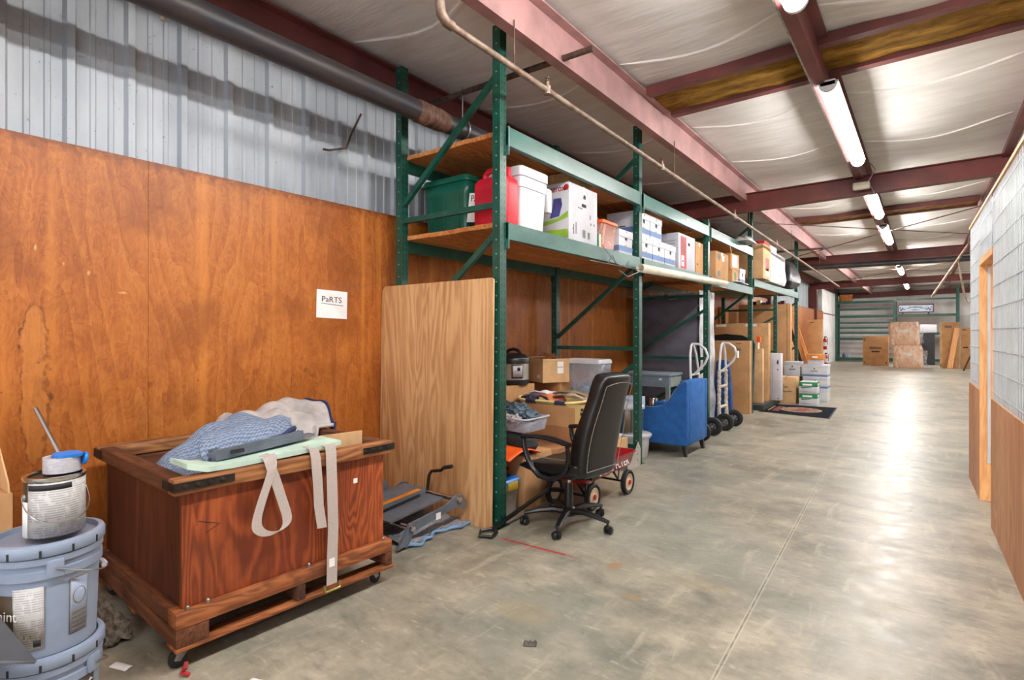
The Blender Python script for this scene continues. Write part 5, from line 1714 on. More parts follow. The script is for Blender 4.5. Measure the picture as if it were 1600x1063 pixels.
# shelf-high stack at the rear: small carton with the cooker, leaning carton, clear tub
o, D = carton('carton', 'low brown cardboard box carrying the pressure cooker', 'box', -3.54, 4.20, .0, -3.265, 4.74, .885, M['card'])
t = thing('pressure_cooker', 'steel and black electric pressure cooker on a cardboard box', 'pressure cooker', (-3.385, 4.53, .886))
B().lathe([(.150, 0), (.165, .012), (.165, .045), (.158, .05)], 40).obj('base', M['black'], t)
B().lathe([(.158, .05), (.160, .052), (.160, .215), (.158, .217)], 40, cap0=False, cap1=False).obj('steel_shell', plain('brushed_steel', (206, 204, 202), .28, .7, .05, 40), t)
B().lathe([(.158, .213), (.17, .216), (.17, .265), (.165, .272), (.150, .275), (.13, .30), (.07, .318), (.0, .322)], 40).obj('lid', M['black'], t)
B().tube([(-.085, 0, .315), (-.06, 0, .345), (0, 0, .36), (.06, 0, .345), (.085, 0, .315)], .017, 8).obj('handle', M['black'], t)
a = math.atan2(-4.53, 3.385) + .25
curved(t, 'panel_frame', .160, a - .36, a + .36, .07, .205, M['black'], .006)
curved(t, 'control_panel', .160, a - .30, a + .30, .08, .196, M['tapeg'], .010)
curved(t, 'display', .160, a - .02, a + .16, .145, .178, M['ink'], .013)
o, D = carton('carton', 'plain brown box stacked under the tilted open carton', 'box', -3.52, 4.97, 0, -3.10, 5.20, .885, M['card3'])
t = thing('open_carton', 'brown open carton with white labels beside the pressure cooker', 'box', (-3.30, 5.02, .888), -28)
B().box(-.21, -.16, 0, .21, .16, .22).obj('body', M['card2'], t, smooth=0)
b = B()
b.box(-.21, -.16, .222, .21, -.156, .25)
b.box(.206, -.155, .222, .21, .16, .25)
b.obj('walls', M['card2'], t, smooth=0)
B().prism([(-.21, .25), (.1, .25), (.02, .29), (-.24, .30)], .09, .095, 'y').obj('flap', M['card3'], t, smooth=0)
B().box(-.33, -.15, .25, -.19, .15, .255).obj('flap', M['card'], t, smooth=0)
decal(t, 'white_label', '+x', (.42, .32, .25), .55, .38, .78, .62, M['paper'])
decal(t, 'white_label', '+x', (.42, .32, .25), .55, .66, .78, .88, M['paper'])
decal(t, 'white_label', '-y', (.42, .32, .25), .70, .18, .84, .32, M['paper'])
t = tote('storage_bin', 'blue lidded tote under the clear tub behind the chair', 'bin', -2.99, 5.385, 0, .42, .28, .70, plain('bright_blue_tote', (30, 120, 190), .45), M['blue'], 0, taper=.94)
t = tote('clear_tub', 'clear plastic tub of pale cloth with white lid near the rear post', 'tub', -2.99, 5.385, .703, .46, .29, .42, M['clear'], M['white'], 0, ribs=False, taper=.86)
for k, (x, y, r, mm) in enumerate(((-3.09, 5.38, .085, cl_w), (-2.98, 5.37, .09, plain('pale_blue_cloth', (150, 186, 220), .8)), (-2.89, 5.39, .08, cl_w))):
    o = cloth_lump(x, y, .80, r, mm, ('pale grey cloth on the left inside the clear lidded tub', 'pale blue cloth in the middle inside the clear lidded tub', 'pale grey cloth on the right inside the clear lidded tub')[k], .7, 30 + k)
    o['group'] = 'cloths in the lidded tub'
# papers and a low box behind the wagon
o, D = carton('carton', 'low brown box of papers on the floor behind the red wagon', 'box', -2.76, 4.99, 0, -2.53, 5.42, .30, M['card2'])
for k, (x, y, rz, mm, lb) in enumerate(((-2.66, 5.20, 4, M['card2'], 'tan paper folder on the low box behind the wagon'), (-2.66, 5.16, -5, M['basket'], 'yellow paper folder on the low box behind the wagon'), (-2.66, 5.24, 2, M['paper'], 'white paper pad on the low box behind the wagon'))):
    o = B().box(-.10, -.13, 0, .10, .13, .012).obj('paper_folder', mm, None, (x, y, .302 + .0135 * k), (0, 0, R(rz)), smooth=0)
    tag(o, lb, 'folder')
b = B()
b.prism([(5.20, .02), (5.52, .02), (5.52, .20), (5.46, .28), (5.40, .21), (5.20, .19)], -2.435, -2.43, 'x')
o = b.obj('steel_plate', plain('pale_steel_plate', (206, 202, 194), .45, .1, .08, 6), smooth=0)
for (y, z) in ((5.44, .20), (5.44, .13), (5.44, .07), (5.30, .1)):
    B().lathe([(.007, 0), (.007, .0012)], 10, Matrix.Translation((-2.43, y, z)) @ Matrix.Rotation(R(90), 4, 'Y')).obj('hole', M['ink'], o, smooth=0)
tag(o, 'pale steel plate with holes guarding the foot of the second post', 'plate')
for v in o.data.vertices:
    v.co.z -= .02
# white tub, steel bin
t = thing('white_tub', 'round white plastic tub with lid on the floor beyond second post', 'tub', (-2.68, 5.87, 0))
B().lathe([(.155, 0), (.165, .01), (.188, .225), (.20, .226), (.20, .245), (.188, .246)], 36).obj('body', M['white'], t)
B().lathe([(.20, .243), (.212, .245), (.212, .265), (.20, .272), (.0, .274)], 36).obj('lid', M['white'], t)
t = thing('steel_bin', 'round stainless steel bin standing on the white tub', 'bin', (-2.71, 5.84, .275))
B().lathe([(.15, 0), (.155, .012), (.165, .27), (.168, .28)], 36).obj('body', plain('stainless', (200, 196, 190), .25, .9, .05, 20), t)
B().lathe([(.170, .278), (.175, .282), (.175, .305), (.16, .325), (.08, .345), (.0, .35)], 36).obj('lid', M['tapeg'], t)
o, D = carton('carton', 'pale blue and white carton squeezed behind the second post', 'box', -3.02, 6.13, 0, -2.80, 6.5, .62, plain('pale_blue_carton', (190, 200, 222), .5))

# ------------------------------------------------------------------ blue armchair
ac = thing('armchair', 'blue upholstered armchair with sloping arms, back to the aisle', 'armchair', (-2.45, 6.49, 0), 0)
BW, D0 = .36, .10
arm_prof = [(-.33, .13), (.295, .13), (.305, .15), (.31, .845), (.285, .86), (.22, .83), (.155, .74), (.10, .645), (.02, .575), (-.10, .545), (-.30, .54), (-.33, .52)]
for s in (-1, 1):
    B().prism(arm_prof, s * BW - (0 if s > 0 else 0) - (.085 if s > 0 else 0), s * BW + (.085 if s < 0 else 0), 'y').obj('arm', M['uph'], ac, bevel=.012, smooth=30)
B().box(.19, -BW + .086, .13, .31, BW - .086, .862, bev=.015).obj('backrest', M['uph'], ac)
B().box(-.33, -BW + .086, .13, .188, BW - .086, .33, bev=.01).obj('seat_base', M['uph'], ac)
B().box(-.34, -BW + .088, .332, .188, BW - .088, .46, bev=.03, seg=3).obj('seat_cushion', M['uph'], ac)
b = B()
b.tube([(x, -BW + .001, z) for x, z in arm_prof[3:]], .005, 6)
b.obj('piping', plain('pale_blue_piping', (110, 140, 180), .8), ac)
for (x, y) in ((.25, -.30), (.25, .30), (-.27, -.30), (-.27, .30)):
    B().loft([rr(.035, .035, .006, 0, cx=x + .02 * (1 if x > 0 else -1), cy=y), rr(.055, .055, .008, .131, cx=x, cy=y)]).obj('leg', M['dkleg'], ac)

# ------------------------------------------------------------------ grey desk, mattresses
dk = thing('work_desk', 'old grey steel desk with drawer standing inside the second bay', 'desk', (-3.02, 7.20, 0))
B().box(-.36, -.24, .84, .36, .24, .875, bev=.008).obj('top', M['desk'], dk)
B().box(-.35, -.23, .70, .345, .225, .84).obj('apron', M['desk'], dk, smooth=0)
B().box(.346, -.20, .72, .352, .20, .82).obj('drawer', M['deskend'], dk, smooth=0)
B().box(.21, -.2325, .79, .25, -.231, .815).obj('sticker', M['paper'], dk, smooth=0)
for (x, y) in ((-.32, -.2), (.32, -.2), (-.32, .2), (.32, .2)):
    B().box(x - .025, y - .025, 0, x + .025, y + .025, .70).obj('leg', M['deskend'], dk, smooth=0)
B().box(-.33, -.2, .30, .33, .2, .32).obj('lower_shelf', M['iron'], dk, smooth=0)
for k, (x, y, h, r, mm, lb) in enumerate(((-3.14, 7.16, .25, .05, M['iron'], 'dark metal can on the low shelf of the grey desk'), (-2.94, 7.10, .22, .06, M['chrome'], 'bright metal pot on the low shelf of the grey desk'), (-2.79, 7.12, .2, .045, M['steel'], 'grey metal canister on the low shelf of the grey desk'))):
    o = B().lathe([(r * .95, 0), (r, .01), (r, h - .01), (r * .9, h), (0, h)], 18).obj('canister', mm, None, (x, y, .321))
    tag(o, lb, 'canister')
mt = thing('wrapped_mattress', 'charcoal mattress in clear plastic standing on edge inside the rack', 'mattress', (-3.11, 8.42, 0))
B().box(-.46, -.35, .02, .45, .30, 2.0, bev=.04, seg=3).obj('mattress', M['wrapdark'], mt)
b = B()
def wrapf(u, v):
    a = u * 4
    w_, d_ = .475, .365
    k = int(a) % 4
    f = a - int(a)
    P_ = [(w_, -d_), (w_, .33), (-w_, .33), (-w_, -d_)]
    p, q = P_[k], P_[(k + 1) % 4]
    x = p[0] + (q[0] - p[0]) * f
    y = p[1] + (q[1] - p[1]) * f
    n = .012 * sin(v * 17 + u * 40) + .008 * sin(v * 41 + u * 23)
    return (x * (1 + n * .6) + .03 * (1 - v) * (x > .4) * sin(v * 9) ** 2, y * (1 + n * .5), .0 + 2.04 * v)
def wrap_part(u, v):
    return wrapf(.0 + .25 * u, v)
B().grid(wrap_part, 24, 40).obj('plastic_wrap', plain('milky_wrap', (214, 216, 222), .25, 0, .1, 5, .8, 16), mt)
for z in (.35, .9, 1.4, 1.8):
    B().tube([(.445, -.353, z), (.455, -.353, z + .02), (.470, -.36, z + .01)], .008, 6).obj('wrap_fold', M['film'], mt)
B().grid(lambda u, v: (-.46 + .92 * u, -.37 + .01 * sin(u * 30 + v * 9), 1.93 + .10 * v - .02 * sin(u * 14)), 30, 4).obj('wrap_top', M['film'], mt)

# ------------------------------------------------------------------ hand trucks
def hand_truck(label, x, y, rz, rail_mat, wrap, lean=.0):
    t = thing('hand_truck', label, 'hand truck', (x, y, 0), rz)
    L = lambda z: -lean * z
    for s in (-1, 1):
        pts = [(L(.1) + .02, s * .19, .10), (L(.5), s * .18, .5), (L(.9), s * .16, .92), (L(1.1), s * .12, 1.12), (L(1.25), s * .05, 1.24), (L(1.27), 0, 1.26)]
        B().tube(pts, .016, 10).obj('rail', rail_mat, t)
        if wrap:
            p2 = [(L(z) + .003 * sin(z * 60), s * (.185 - .02 * z), z) for z in [.16 + .02 * k for k in range(36)]]
            B().tube(p2, [.025 + .003 * sin(k * 1.9) for k in range(36)], 8).obj('rope_wrap', M['rope'], t)
        wheel = B().lathe([(.055, -.026), (.10, -.03), (.122, -.02), (.126, 0), (.122, .02), (.10, .03), (.055, .026)], 28, Matrix.Translation((.10, s * .245, .126)) @ Matrix.Rotation(R(90), 4, 'X'), cap0=False, cap1=False).obj('wheel', M['rubber'], t, solid=.004)
        hb_ = B()
        hb_.lathe([(.0, -.02), (.02, -.028), (.025, -.012), (.056, -.008), (.06, -.022), (.06, .022), (.056, .008), (.025, .012), (.02, .028), (0, .028)], 20, Matrix.Translation((.10, s * .245, .126)) @ Matrix.Rotation(R(90), 4, 'X'))
        hb_.obj('rim', M['steel'], wheel)
        for k in range(5):
            a = k * 2 * pi / 5
            B().box(-.006, s * .245 - .0225, .028, .006, s * .245 + .0225, .046, Matrix.Translation((.10, 0, .126)) @ Matrix.Rotation(a, 4, 'Y')).obj('rim_hole', M['ink'], wheel, smooth=0)
        B().bar((L(.14) + .01, s * .19, .14), (.10, s * .20, .126), .03, .02).obj('axle_bracket', M['steel'], t, smooth=0)
    B().tube([(.10, -.24, .126), (.10, .24, .126)], .009, 8).obj('axle', M['steel'], t)
    for z in (.32, .62, .85):
        B().tube([(L(z), -.18, z), (L(z), .18, z)], .014 if not wrap else .022, 8).obj('cross_bar', rail_mat if not wrap else M['rope'], t)
    B().tube([(L(1.26), 0, 1.265), (L(1.26) + .09, 0, 1.262), (L(1.2) + .17, 0, 1.20), (L(1.1) + .20, 0, 1.10), (L(1.0) + .15, 0, 1.0), (L(.9) + .07, 0, .92), (L(.86) + .005, 0, .86)], .016, 10).obj('curved_handle', rail_mat, t)
    B().box(-.20, -.19, .004, .03, .19, .016).obj('toe_plate', M['steel'], t, smooth=0)
    return t
hand_truck('plain white hand truck half hidden behind the blue armchair', -2.44, 7.47, 0, M['white'], False, .08)
hand_truck('hand truck wrapped in cream rope standing by the third post', -2.42, 8.46, 0, M['white'], True, .0)
o = bpy.data.objects['hand_truck.001']
decal(o, 'white_tag', '+x', (.44, .2, 1.0), .3, 1.05, .7, 1.15, M['paper'])
b = B()
b.loft([rr(.30, .16, .03, .03, cx=-.0), rr(.27, .13, .03, .55), rr(.20, .10, .03, .98), rr(.14, .07, .02, 1.02)])
o = b.obj('moving_pad', plain('dark_blue_pad_cloth', (34, 74, 136), .9, 0, .15, 10), None, (-2.55, 8.93, 0))
for v in o.data.vertices:
    v.co.z -= .03
tag(o, 'blue padded furniture cover standing behind the rope-wrapped hand truck', 'pad')

# ------------------------------------------------------------------ flat cartons inside the far bays
def slab(label, x0, x1, y, th, z0, z1, mat, group=None, edge=None, low=0.0):
    o, D = carton('flat_carton', label, 'box', x0, y, z0, x1, y + th, z1, mat, bev=.006, group=group)
    return o, D
o, D = slab('nearest flat brown carton beside the rope-wrapped hand truck', -3.40, -2.44, 10.12, .14, 0, 1.28, M['card'])
decal(o, 'tape_strip', '+x', D, .35, 0, .65, 1, M['tape'])
for k in range(16):
    pass
B().tube([(.30 + .035 * cos(a), -D[1] / 2 - .001, 1.13 + .035 * sin(a)) for a in [2 * pi * k / 20 for k in range(20)]], .003, 5, closed=True).obj('round_mark', M['brownprint'], o)
decal(o, 'print_mark', '-y', D, .76, .955, .86, .965, M['brownprint'])
decal(o, 'print_mark', '-y', D, .78, .87, .85, .89, M['brownprint'])
bs = B().prism([(-3.35, 0), (-2.36, 0), (-2.36, .10), (-3.35, .10)], 10.75, 12.2, 'y').obj('timber_platform', plain('dark_green_grey_board', (52, 58, 54), .6), smooth=0)
tag(bs, 'low dark platform under the flat cartons in the last bays', 'platform')
o, D = slab('narrow shorter flat carton behind the nearest flat carton', -3.2, -2.44, 11.05, .14, .101, 1.12, M['card2'])
decal(o, 'print_mark', '-y', D, .78, .93, .95, .935, M['brownprint'])
o, D = slab('small brown carton on top of the narrow shorter flat carton', -3.0, -2.52, 11.05, .14, 1.121, 1.24, M['card2'])
decal(o, 'tape_strip', '+x', D, .2, 0, .8, 1, M['paper'])
o, D = slab('wide flat carton with pale taped edge, second tallest in the bay', -3.46, -2.42, 11.45, .18, .101, 1.61, M['card'])
decal(o, 'tape_strip', '-y', D, .0, .95, 1, 1.0, M['tape'])
decal(o, 'tape_strip', '-y', D, .93, .0, 1, .95, M['tape'])
decal(o, 'tape_strip', '-y', D, .05, .958, .25, .99, M['paper'], .002)
decal(o, 'tape_strip', '-y', D, .6, .958, .8, .99, M['paper'], .002)
o, D = slab('tallest flat brown carton in the rack, before the last post', -3.46, -2.37, 13.35, .16, 0, 2.06, M['card'])
decal(o, 'tape_strip', '+x', D, .5, 0, .9, 1, M['tape'])
decal(o, 'shadow_line', '-y', D, .93, 0, .94, 1, M['brownprint'])
t = thing('television', 'flat black television with curved top behind the nearest flat carton', 'television', (-2.86, 10.50, 0))
B().prism([(-.48, .3), (.38, .3), (.42, 1.22), (.40, 1.29), (.2, 1.375), (-.08, 1.40), (-.3, 1.375), (-.48, 1.32)], -.04, .04, 'y').obj('panel', M['black'], t, smooth=0)
B().box(-.3, -.08, 0, .3, .08, .3).obj('stand', M['black'], t, smooth=0)
o = B().prism([(-2.42, 1.241), (-2.36, 1.241), (-2.36, 1.34), (-2.42, 1.36)], 11.05, 11.12, 'y').obj('red_tin', M['hot'], smooth=0)
o.data.transform(Matrix.Translation((-.12, 0, .0)))
tag(o, 'small orange red tin on top of the small brown carton', 'tin')
o, D = carton('carton', 'long upright white carton with black marks beside the tall brown carton', 'box', -2.44, 11.70, .101, -2.25, 11.90, 1.02, M['carton'], rz=0)
D2 = D
B().prism([(.02, .72), (.05, .70), (.06, .76), (.035, .80)], -D[1] / 2 - .0012, -D[1] / 2, 'y').obj('print_mark', M['ink'], o, smooth=0)
decal(o, 'print_mark', '-y', D, .66, .64, .76, .67, M['ink'])
decal(o, 'print_mark', '-y', D, .68, .03, .80, .05, M['ink'])
decal(o, 'print_mark', '-y', D, .15, .2, .28, .8, M['carton_g'])
b = B()
bmesh.ops.create_icosphere(b.bm, subdivisions=2, radius=.07)
o = b.obj('foam_ball', M['white'], None, (-2.52, 11.80, 1.0 - .90 + .07), smooth=60)
tag(o, 'white foam lump beside the upright white carton', 'foam')
# timber offcuts and goods on the rear wall shelf of the last bays
for k, (x, y, z0, w, d, h, mm, lb) in enumerate(((-3.62, 12.75, 0, .12, .3, 2.0, M['pine'], 'yellow timber panel against the wall behind the tall carton, left piece'),
                                              (-3.55, 13.1, 0, .25, .12, 1.9, M['card2'], 'pale flat panel against the wall behind the tall carton'),)):
    o = B().box(x - w / 2, y - d / 2, z0, x + w / 2, y + d / 2, z0 + h).obj('plywood_offcut', mm, smooth=0)
    tag(o, lb, 'panel')
sh = B().box(-3.69, 14.86, 1.98, -2.75, 15.16, 2.02).obj('wall_shelf', M['deck'], smooth=0)
tag(sh, 'timber wall shelf of small packets behind the last green post', 'shelf')
B().box(-3.66, 14.9, 0, -3.6, 15.12, 1.98).obj('shelf_leg', M['deck'], sh, smooth=0)
B().box(-2.84, 14.9, 0, -2.78, 15.12, 1.98).obj('shelf_leg', M['deck'], sh, smooth=0)
cols = [M['signpale'], M['black'], M['basket'], M['blued'], M['purple'], M['paper'], M['maroon2'], M['maroon2']]
nm = ['pale blue', 'black', 'cream', 'dark blue', 'violet', 'white', 'dark red', 'brown red']
for k in range(8):
    o = B().box(-.045, -.1, 0, .045, .1, .17 + .03 * (k % 3)).obj('packet', cols[k], None, (-3.60 + .11 * k, 15.0, 2.021), smooth=0)
    tag(o, nm[k] + ' packet in the row on the rear wall shelf', 'packet', 'packets on the wall shelf')

# ------------------------------------------------------------------ boxes and mat on the floor
o, D = carton('carton', 'brown printed carton on the floor at the corner of the mat', 'box', -2.45, 12.2, 0, -2.07, 12.55, .53, M['card2'], tape='y')
for (u0, v0, u1, v1) in ((.15, .68, .42, .72), (.30, .60, .62, .64), (.1, .5, .45, .53), (.15, .42, .6, .46), (.62, .44, .8, .48)):
    decal(o, 'print_mark', '-y', D, u0, v0, u1, v1, M['brownprint'])
def paper_box(x, y, z, label):
    t = thing('paper_box', label, 'box', (x, y, z), 2, 'white and green copy paper boxes')
    w, d, h = .32, .42, .225
    B().box(-w / 2 + .003, -d / 2 + .003, 0, w / 2 - .003, d / 2 - .003, h - .09, bev=.003).obj('body', M['carton'], t)
    B().box(-w / 2, -d / 2, h - .09, w / 2, d / 2, h, bev=.003).obj('lid', M['greenp'], t)
    D = (w, d, h)
    decal(t, 'white_print', '-y', D, .2, .70, .72, .86, M['paper'])
    decal(t, 'white_print', '+x', D, .2, .70, .72, .86, M['paper'])
    B().prism([(-.12, .10), (.06, .118), (.06, .128), (-.12, .128)], -d / 2 - .0005, -d / 2 + .003, 'y').obj('green_wedge', M['greenp'], t, smooth=0)
    B().box(-.14, -d / 2 - .0005, .03, .05, -d / 2 + .003, .036).obj('print_mark', M['greyink'], t, smooth=0)
    B().box(-w / 2 + .02, -d / 2 + .02, h, w / 2 - .02, d / 2 - .02, h + .0015).obj('lid_top', M['carton'], t, smooth=0)
    return t
paper_box(-1.85, 12.33, 0, 'lower white and green paper box on the floor by the mat')
paper_box(-1.85, 12.33, .228, 'upper white and green paper box stacked by the mat')
def fbox(x0, x1, y0, y1, z0, z1, label, band=True, g='white file boxes stacked on the floor'):
    t = thing('file_box', label, 'box', ((x0 + x1) / 2, (y0 + y1) / 2, z0), 0, g)
    w, d, h = x1 - x0, y1 - y0, z1 - z0
    B().box(-w / 2 + .005, -d / 2 + .005, 0, w / 2 - .005, d / 2 - .005, h - .01, bev=.003).obj('body', M['carton'], t)
    B().box(-w / 2, -d / 2, h - .06, w / 2, d / 2, h, bev=.003).obj('lid', M['carton'], t)
    if band:
        B().box(-w / 2 + .003, -d / 2 + .003, .01, w / 2 - .003, d / 2 - .003, .05).obj('blue_band', M['blueband'], t, smooth=0)
    B().prism([(-.012, h * .62), (.014, h * .62), (.01, h * .74), (-.006, h * .74)], -d / 2 - .001, -d / 2 + .006, 'y').obj('print_mark', M['ink'], t, smooth=0)
    B().box(-.06, -d / 2 + .002, h * .44, .06, -d / 2 + .0045, h * .52).obj('print_mark', M['greyink'], t, smooth=0)
    return t
fbox(-2.02, -1.60, 12.85, 13.3, 0, .27, 'bottom white file box of the stack behind the paper boxes', False)
fbox(-2.05, -1.60, 12.85, 13.3, .271, .51, 'middle white file box of the stack behind the paper boxes')
fbox(-2.08, -1.60, 12.85, 13.3, .511, .76, 'top white file box of the stack under the orange-lidded box')
o, D = carton('carton', 'brown support carton behind the printed floor carton', 'box', -2.52, 12.9, 0, -2.11, 13.25, .50, M['card3'])
fbox(-2.42, -2.10, 12.9, 13.25, .501, .81, 'white file box standing left of the orange-lidded box stack', False)
t = thing('file_box', 'white box with orange lid on top of the floor stack', 'box', (-1.83, 13.05, .762))
B().box(-.13, -.16, 0, .13, .16, .12, bev=.003).obj('body', M['carton'], t)
B().box(-.15, -.18, .10, .15, .18, .215, bev=.003).obj('lid', M['orangep'], t)
B().box(-.05, -.1812, .14, .05, -.1798, .175).obj('print_mark', M['paper'], t, smooth=0)
mtx = thing('door_mat', 'charcoal door mat with red oval design lying before the cartons', 'mat', (-1.84, 11.2, 0), 0)
m4 = [(-2.42, 10.62), (-1.26, 10.38), (-1.33, 11.98), (-2.40, 11.88)]
def qd(k0, k1, z0, z1, name, mat, pts=m4):
    c = (sum(p[0] for p in pts) / 4, sum(p[1] for p in pts) / 4)
    P_ = [(c[0] + (p[0] - c[0]) * k0 + 1.84, c[1] + (p[1] - c[1]) * k1 - 11.2) for p in pts]
    return B().prism(P_, z0, z1, 'z').obj(name, mat, mtx, smooth=0)
qd(1, 1, .0, .006, 'rubber_edge', M['rubber'])
qd(.96, .97, .006, .010, 'pile', M['matdark'])
ov = [(.02 + .34 * cos(a), .02 + .36 * sin(a)) for a in [2 * pi * k / 28 for k in range(28)]]
B().prism(ov, .010, .0115, 'z').obj('oval_pattern', M['matsand'], mtx, smooth=0)
ov = [(.02 + .29 * cos(a), .02 + .30 * sin(a)) for a in [2 * pi * k / 28 for k in range(28)]]
B().prism(ov, .0115, .0125, 'z').obj('oval_pattern', plain('faded_rose_pile', (150, 112, 92), .95, 0, .2, 12), mtx, smooth=0)
B().prism([(-.05, -.2), (.12, -.22), (.14, .26), (-.04, .24)], .0125, .0135, 'z').obj('red_pattern', M['matred'], mtx, smooth=0)
B().prism([(-.40, -.36), (-.28, -.38), (-.30, .38), (-.42, .36)], .010, .0115, 'z').obj('red_pattern', M['matred'], mtx, smooth=0)
B().prism([(-.47, -.34), (-.44, -.35), (-.46, .35), (-.49, .34)], .010, .0115, 'z').obj('pale_pattern', M['matsand'], mtx, smooth=0)

# ------------------------------------------------------------------ the far end
fr = thing('pallet_rack', 'green steel rack with close-set beams standing against the back wall', 'rack', (0, 0, 0))
for x, h in ((-3.70, 3.6), (-1.21, 3.05), (1.22, 3.6)):
    for y in (33.0, 33.95):
        B().box(-.05, -.04, 0, .05, .04, h).obj('post', M['post'], fr, (x, y, 0), smooth=0)
    for z in (.2, 1.1, 2.0, 2.9):
        B().bar((x, 33.0, z), (x, 33.95, z), .035, .04).obj('horizontal_brace', M['green'], fr, smooth=0)
for z0_, z1_ in ((2.95, 3.07), (2.60, 2.70), (2.22, 2.34), (1.08, 1.2), (.06, .20)):
    B().box(-3.65, 32.97, z0_, -1.26, 33.02, z1_).obj('beam', M['green'], fr, smooth=0)
for z in (1.40, 1.66, 1.92):
    B().box(-3.65, 33.0, z, -1.26, 33.04, z + .09).obj('beam', M['post'], fr, smooth=0)
for z0_, z1_ in ((3.04, 3.12), (2.25, 2.36), (1.36, 1.48), (.08, .2)):
    B().box(-1.16, 32.97, z0_, 1.17, 33.02, z1_).obj('beam', M['green'], fr, smooth=0)
for z in (1.44,):
    B().box(-1.16, 33.03, z - .03, 1.17, 33.9, z).obj('shelf_board', M['deck'], fr, smooth=0)
for x0, x1, z in ((-3.64, -1.27, 3.03), (-3.64, -1.27, .16)):
    B().box(x0, 33.03, z - .03, x1, 33.9, z).obj('shelf_board', M['deck'], fr, smooth=0)
t = thing('storage_tub', 'orange brown tub on the top left of the back rack', 'tub', (-3.30, 33.4, 3.032))
B().loft([rr(.46, .4, .05, 0), rr(.56, .5, .06, .36), rr(.58, .52, .06, .40)]).obj('body', plain('orange_brown_tub', (186, 110, 48), .5), t)
o, D = carton('carton', 'small yellow carton beside the orange tub on the back rack', 'box', -3.64, 33.2, 3.032, -3.60 + .0, 33.6, 3.36, M['basket'])
for k in range(2):
    o = B().lathe([(.07, 0), (.075, .01), (.075, .16), (.03, .21), (.03, .25), (0, .25)], 14).obj('bottle', M['signpale'] if k else M['blued'], None, (-3.4 + .22 * k, 33.3, .162))
    tag(o, 'pale blue bottle on the bottom of the back rack' if k else 'dark blue bottle on the bottom of the back rack', 'bottle', 'bottles on the back rack')
sg = thing('lamp_sign', 'long framed pale sign with blue scroll art hung on the back rack', 'sign', (-.385, 32.85, 2.43))
hw, hh = .71, .40
B().prism([(-hw, .05), (-hw + .06, 0), (hw, 0), (hw, hh), (-hw + .06, hh), (-hw, hh - .06)], -.05, .05, 'y').obj('frame', M['signframe'], sg, smooth=0)
B().prism([(-hw + .05, .08), (-hw + .09, .05), (hw - .05, .05), (hw - .05, hh - .05), (-hw + .09, hh - .05), (-hw + .05, hh - .09)], -.056, -.05, 'y').obj('face', M['signpale'], sg, smooth=0)
for s in (-1, 1):
    B().box(s * .5 - .03, .03, -.10, s * .5 + .03, .118, .12).obj('hanger', M['signframe'], sg, smooth=0)
ar = B()
ar.tube([(-.5 + 1.0 * k / 20, -.058, .13 + .12 * sin(pi * k / 20)) for k in range(21)], .012, 6)
ar.obj('scroll_art', M['signblue'], sg)
for s in (-1, 1):
    for (dx, dz, r_) in ((.50, .2, .04), (.56, .13, .05), (.43, .15, .035), (.60, .24, .03)):
        B().lathe([(r_, 0), (r_, .004)], 8, Matrix.Translation((s * dx, -.056, dz)) @ Matrix.Rotation(R(90), 4, 'X')).obj('scroll_art', M['signblue'], sg, smooth=0)
for k in range(7):
    B().box(-.24 + .075 * k - .02, -.059, .26 - .012 * abs(k - 3), -.24 + .075 * k + .02, -.056, .31 - .012 * abs(k - 3)).obj('faded_lettering', M['signblue'], sg, smooth=0)
B().box(-.15, -.059, .11, .17, -.056, .135).obj('faded_lettering', M['signblue'], sg, smooth=0)

o, D = carton('carton', 'large square brown carton with two printed lines by the back rack', 'box', -2.23, 29.0, 0, -1.29, 29.5, 1.29, M['card'])
decal(o, 'print_mark', '-y', D, .26, .57, .74, .64, M['brownprint'])
decal(o, 'print_mark', '-y', D, .34, .46, .66, .50, M['ink'])
for u in (.05, .9):
    decal(o, 'print_mark', '-y', D, u, .07, u + .04, .13, M['ink'])
decal(o, 'print_mark', '-y', D, .05, .84, .1, .93, M['brownprint'])
def wrapped(label, x0, x1, y0, y1, z0, z1, lean=0.0):
    t = thing('wrapped_cushion', label, 'cushion', ((x0 + x1) / 2, (y0 + y1) / 2, z0), 0, 'plastic wrapped tan seat cushions')
    w, d, h = x1 - x0, y1 - y0, z1 - z0
    b = B()
    b.loft([rr(w * .94, d * .9, .08, 0, 6), rr(w, d, .12, h * .12, 6), rr(w * .98, d, .12, h * .5, 6), rr(w * 1.0, d, .12, h * .85, 6), rr(w * .9, d * .85, .1, h, 6)])
    b.deform(lambda x, y, z: (x + .02 * sin(z * 13) + lean * z, y, z))
    b.obj('body', M['fabricgold'], t)
    B().grid(lambda u, v: (w * .5 - .05 + .18 * u + .02 * sin(v * 13), -d * .4 + .2 * v, h * (.1 + .75 * v) - .1 * u * sin(v * 8)), 6, 14).obj('loose_film', M['film'], t)
    B().box(.0, -d / 2 - .008, h * .55, .14, -d / 2 - .002, h * .68).obj('white_tag', M['paper'], t, smooth=0)
    return t
wrapped('lower plastic-wrapped tan cushion in the pair before the back rack', -1.10, -.07, 27.8, 28.5, 0, .93)
wrapped('upper plastic-wrapped tan cushion stacked before the back rack', -1.23, -.19, 27.8, 28.5, .932, 1.90)
t = thing('dark_cabinet', 'dark grey cabinet between the wrapped cushions and flat cartons', 'cabinet', (.14, 31.2, 0))
B().box(-.28, -.25, 0, .20, .25, 1.46).obj('body', plain('charcoal_cabinet', (52, 54, 58), .45), t, smooth=0)
B().box(-.24, -.262, .06, .16, -.25, 1.40).obj('door', plain('black_door', (38, 40, 44), .4), t, smooth=0)
o, D = carton('carton', 'white carton resting on the dark cabinet at the back', 'box', -.20, 31.0, 1.461, .40, 31.4, 1.82, M['carton'])
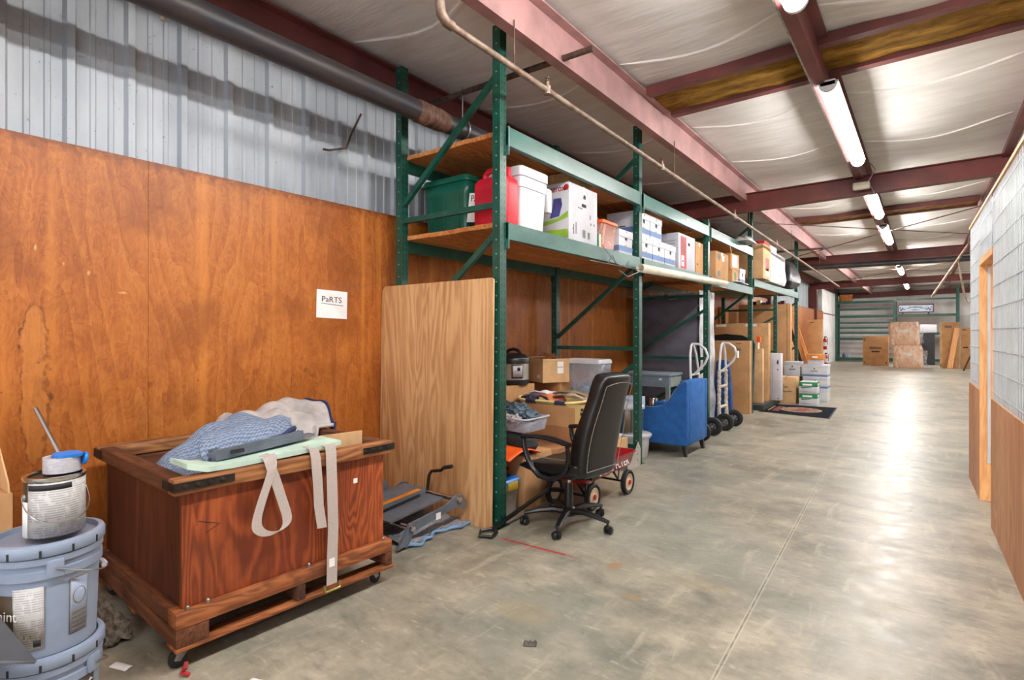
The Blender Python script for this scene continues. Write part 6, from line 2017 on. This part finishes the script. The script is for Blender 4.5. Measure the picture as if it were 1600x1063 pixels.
o, D = carton('flat_carton', 'tall flat brown carton on the right before the back wall', 'box', .47, 28.5, 0, 1.10, 28.7, 1.87, M['card'])
decal(o, 'print_mark', '-y', D, .25, .88, .6, .93, M['brownprint'])
decal(o, 'tape_strip', '-y', D, .0, .0, .12, 1, M['card2'])
decal(o, 'print_mark', '-y', D, .03, .04, .08, .09, M['ink'])
o, D = carton('flat_carton', 'flat brown carton next to the partition end at the back', 'box', 1.14, 28.6, 0, 1.8, 28.8, 1.66, M['card'])
decal(o, 'print_mark', '-y', D, .08, .93, .25, .95, M['ink'])
decal(o, 'print_mark', '-y', D, .1, .5, .35, .53, M['ink'])
o = B().bar((.78, 28.2, .015), (1.02, 28.46, 1.64), .17, .05, (0, -1, 0)).obj('timber_board', M['pine'], smooth=0)
tag(o, 'pale timber board leaning on the flat cartons at the back', 'board')
o = B().tube([(1.15, 26.8, .01), (1.28, 27.0, .35), (1.45, 27.2, .8)], .025, 8).obj('pry_bar', M['iron'])
tag(o, 'dark bent tool handle leaning near the flat carton by the partition', 'tool')
# left side beyond the rack
o, D = carton('flat_carton', 'tall brown flat carton against the wall beyond the rack', 'box', -3.52, 23.0, 0, -3.02, 23.18, 1.93, M['card'])
decal(o, 'print_mark', '-y', D, .18, .94, .4, .955, M['ink'])
decal(o, 'tape_strip', '-y', D, .92, 0, 1, 1, M['card2'])
for k, (x0, x1, y, top, mm) in enumerate(((-3.02, -3.58, 18.2, 1.98, M['pine']), (-2.95, -3.52, 19.0, 2.05, M['iron']), (-2.80, -3.45, 19.6, 2.1, M['pine']), (-2.75, -3.60, 17.0, 1.6, M['pine']), (-2.70, -3.56, 16.4, 1.25, M['pine']))):
    o = B().bar((x0, y, .03), (x1, y + .1, top), .09, .04, (0, -1, 0)).obj('timber_board', mm, smooth=0)
    tag(o, ('long pale board leaning on the wall just beyond the last rack post', 'dark board leaning on the wall between two pale boards', 'longest pale board leaning before the tall wall carton',
            'short pale board leaning steeply behind the last rack post', 'shortest pale board leaning low behind the tall rack carton')[k], 'board')
o, D = carton('carton', 'brown carton low by the wall behind the last rack post', 'box', -3.6, 17.4, 0, -3.05, 18.0, 1.05, M['card3'])
for k, (y, z0_) in enumerate(((27.3, .72), (27.55, 0.0))):
    t = thing('fire_extinguisher', ('red fire extinguisher hung on the far left wall', 'red fire extinguisher standing on the floor by the far wall')[k], 'fire extinguisher', (-3.50, y, z0_))
    B().lathe([(.075, 0), (.085, .015), (.085, .40), (.05, .47), (.022, .49), (.022, .53), (0, .53)], 18).obj('cylinder', M['firered'], t)
    B().box(-.03, -.02, .53, .07, .02, .57).obj('valve', M['black'], t, smooth=0)
    B().tube([(.02, .0, .54), (.11, -.02, .5), (.11, -.02, .2)], .012, 7).obj('hose', M['black'], t)
    if k == 0:
        B().box(-.195, -.03, .2, -.08, .03, .24).obj('wall_bracket', M['firered'], t, smooth=0)
    B().lathe([(.0858, .15), (.0858, .32)], 18, cap0=False, cap1=False).obj('label', M['paper'], t)
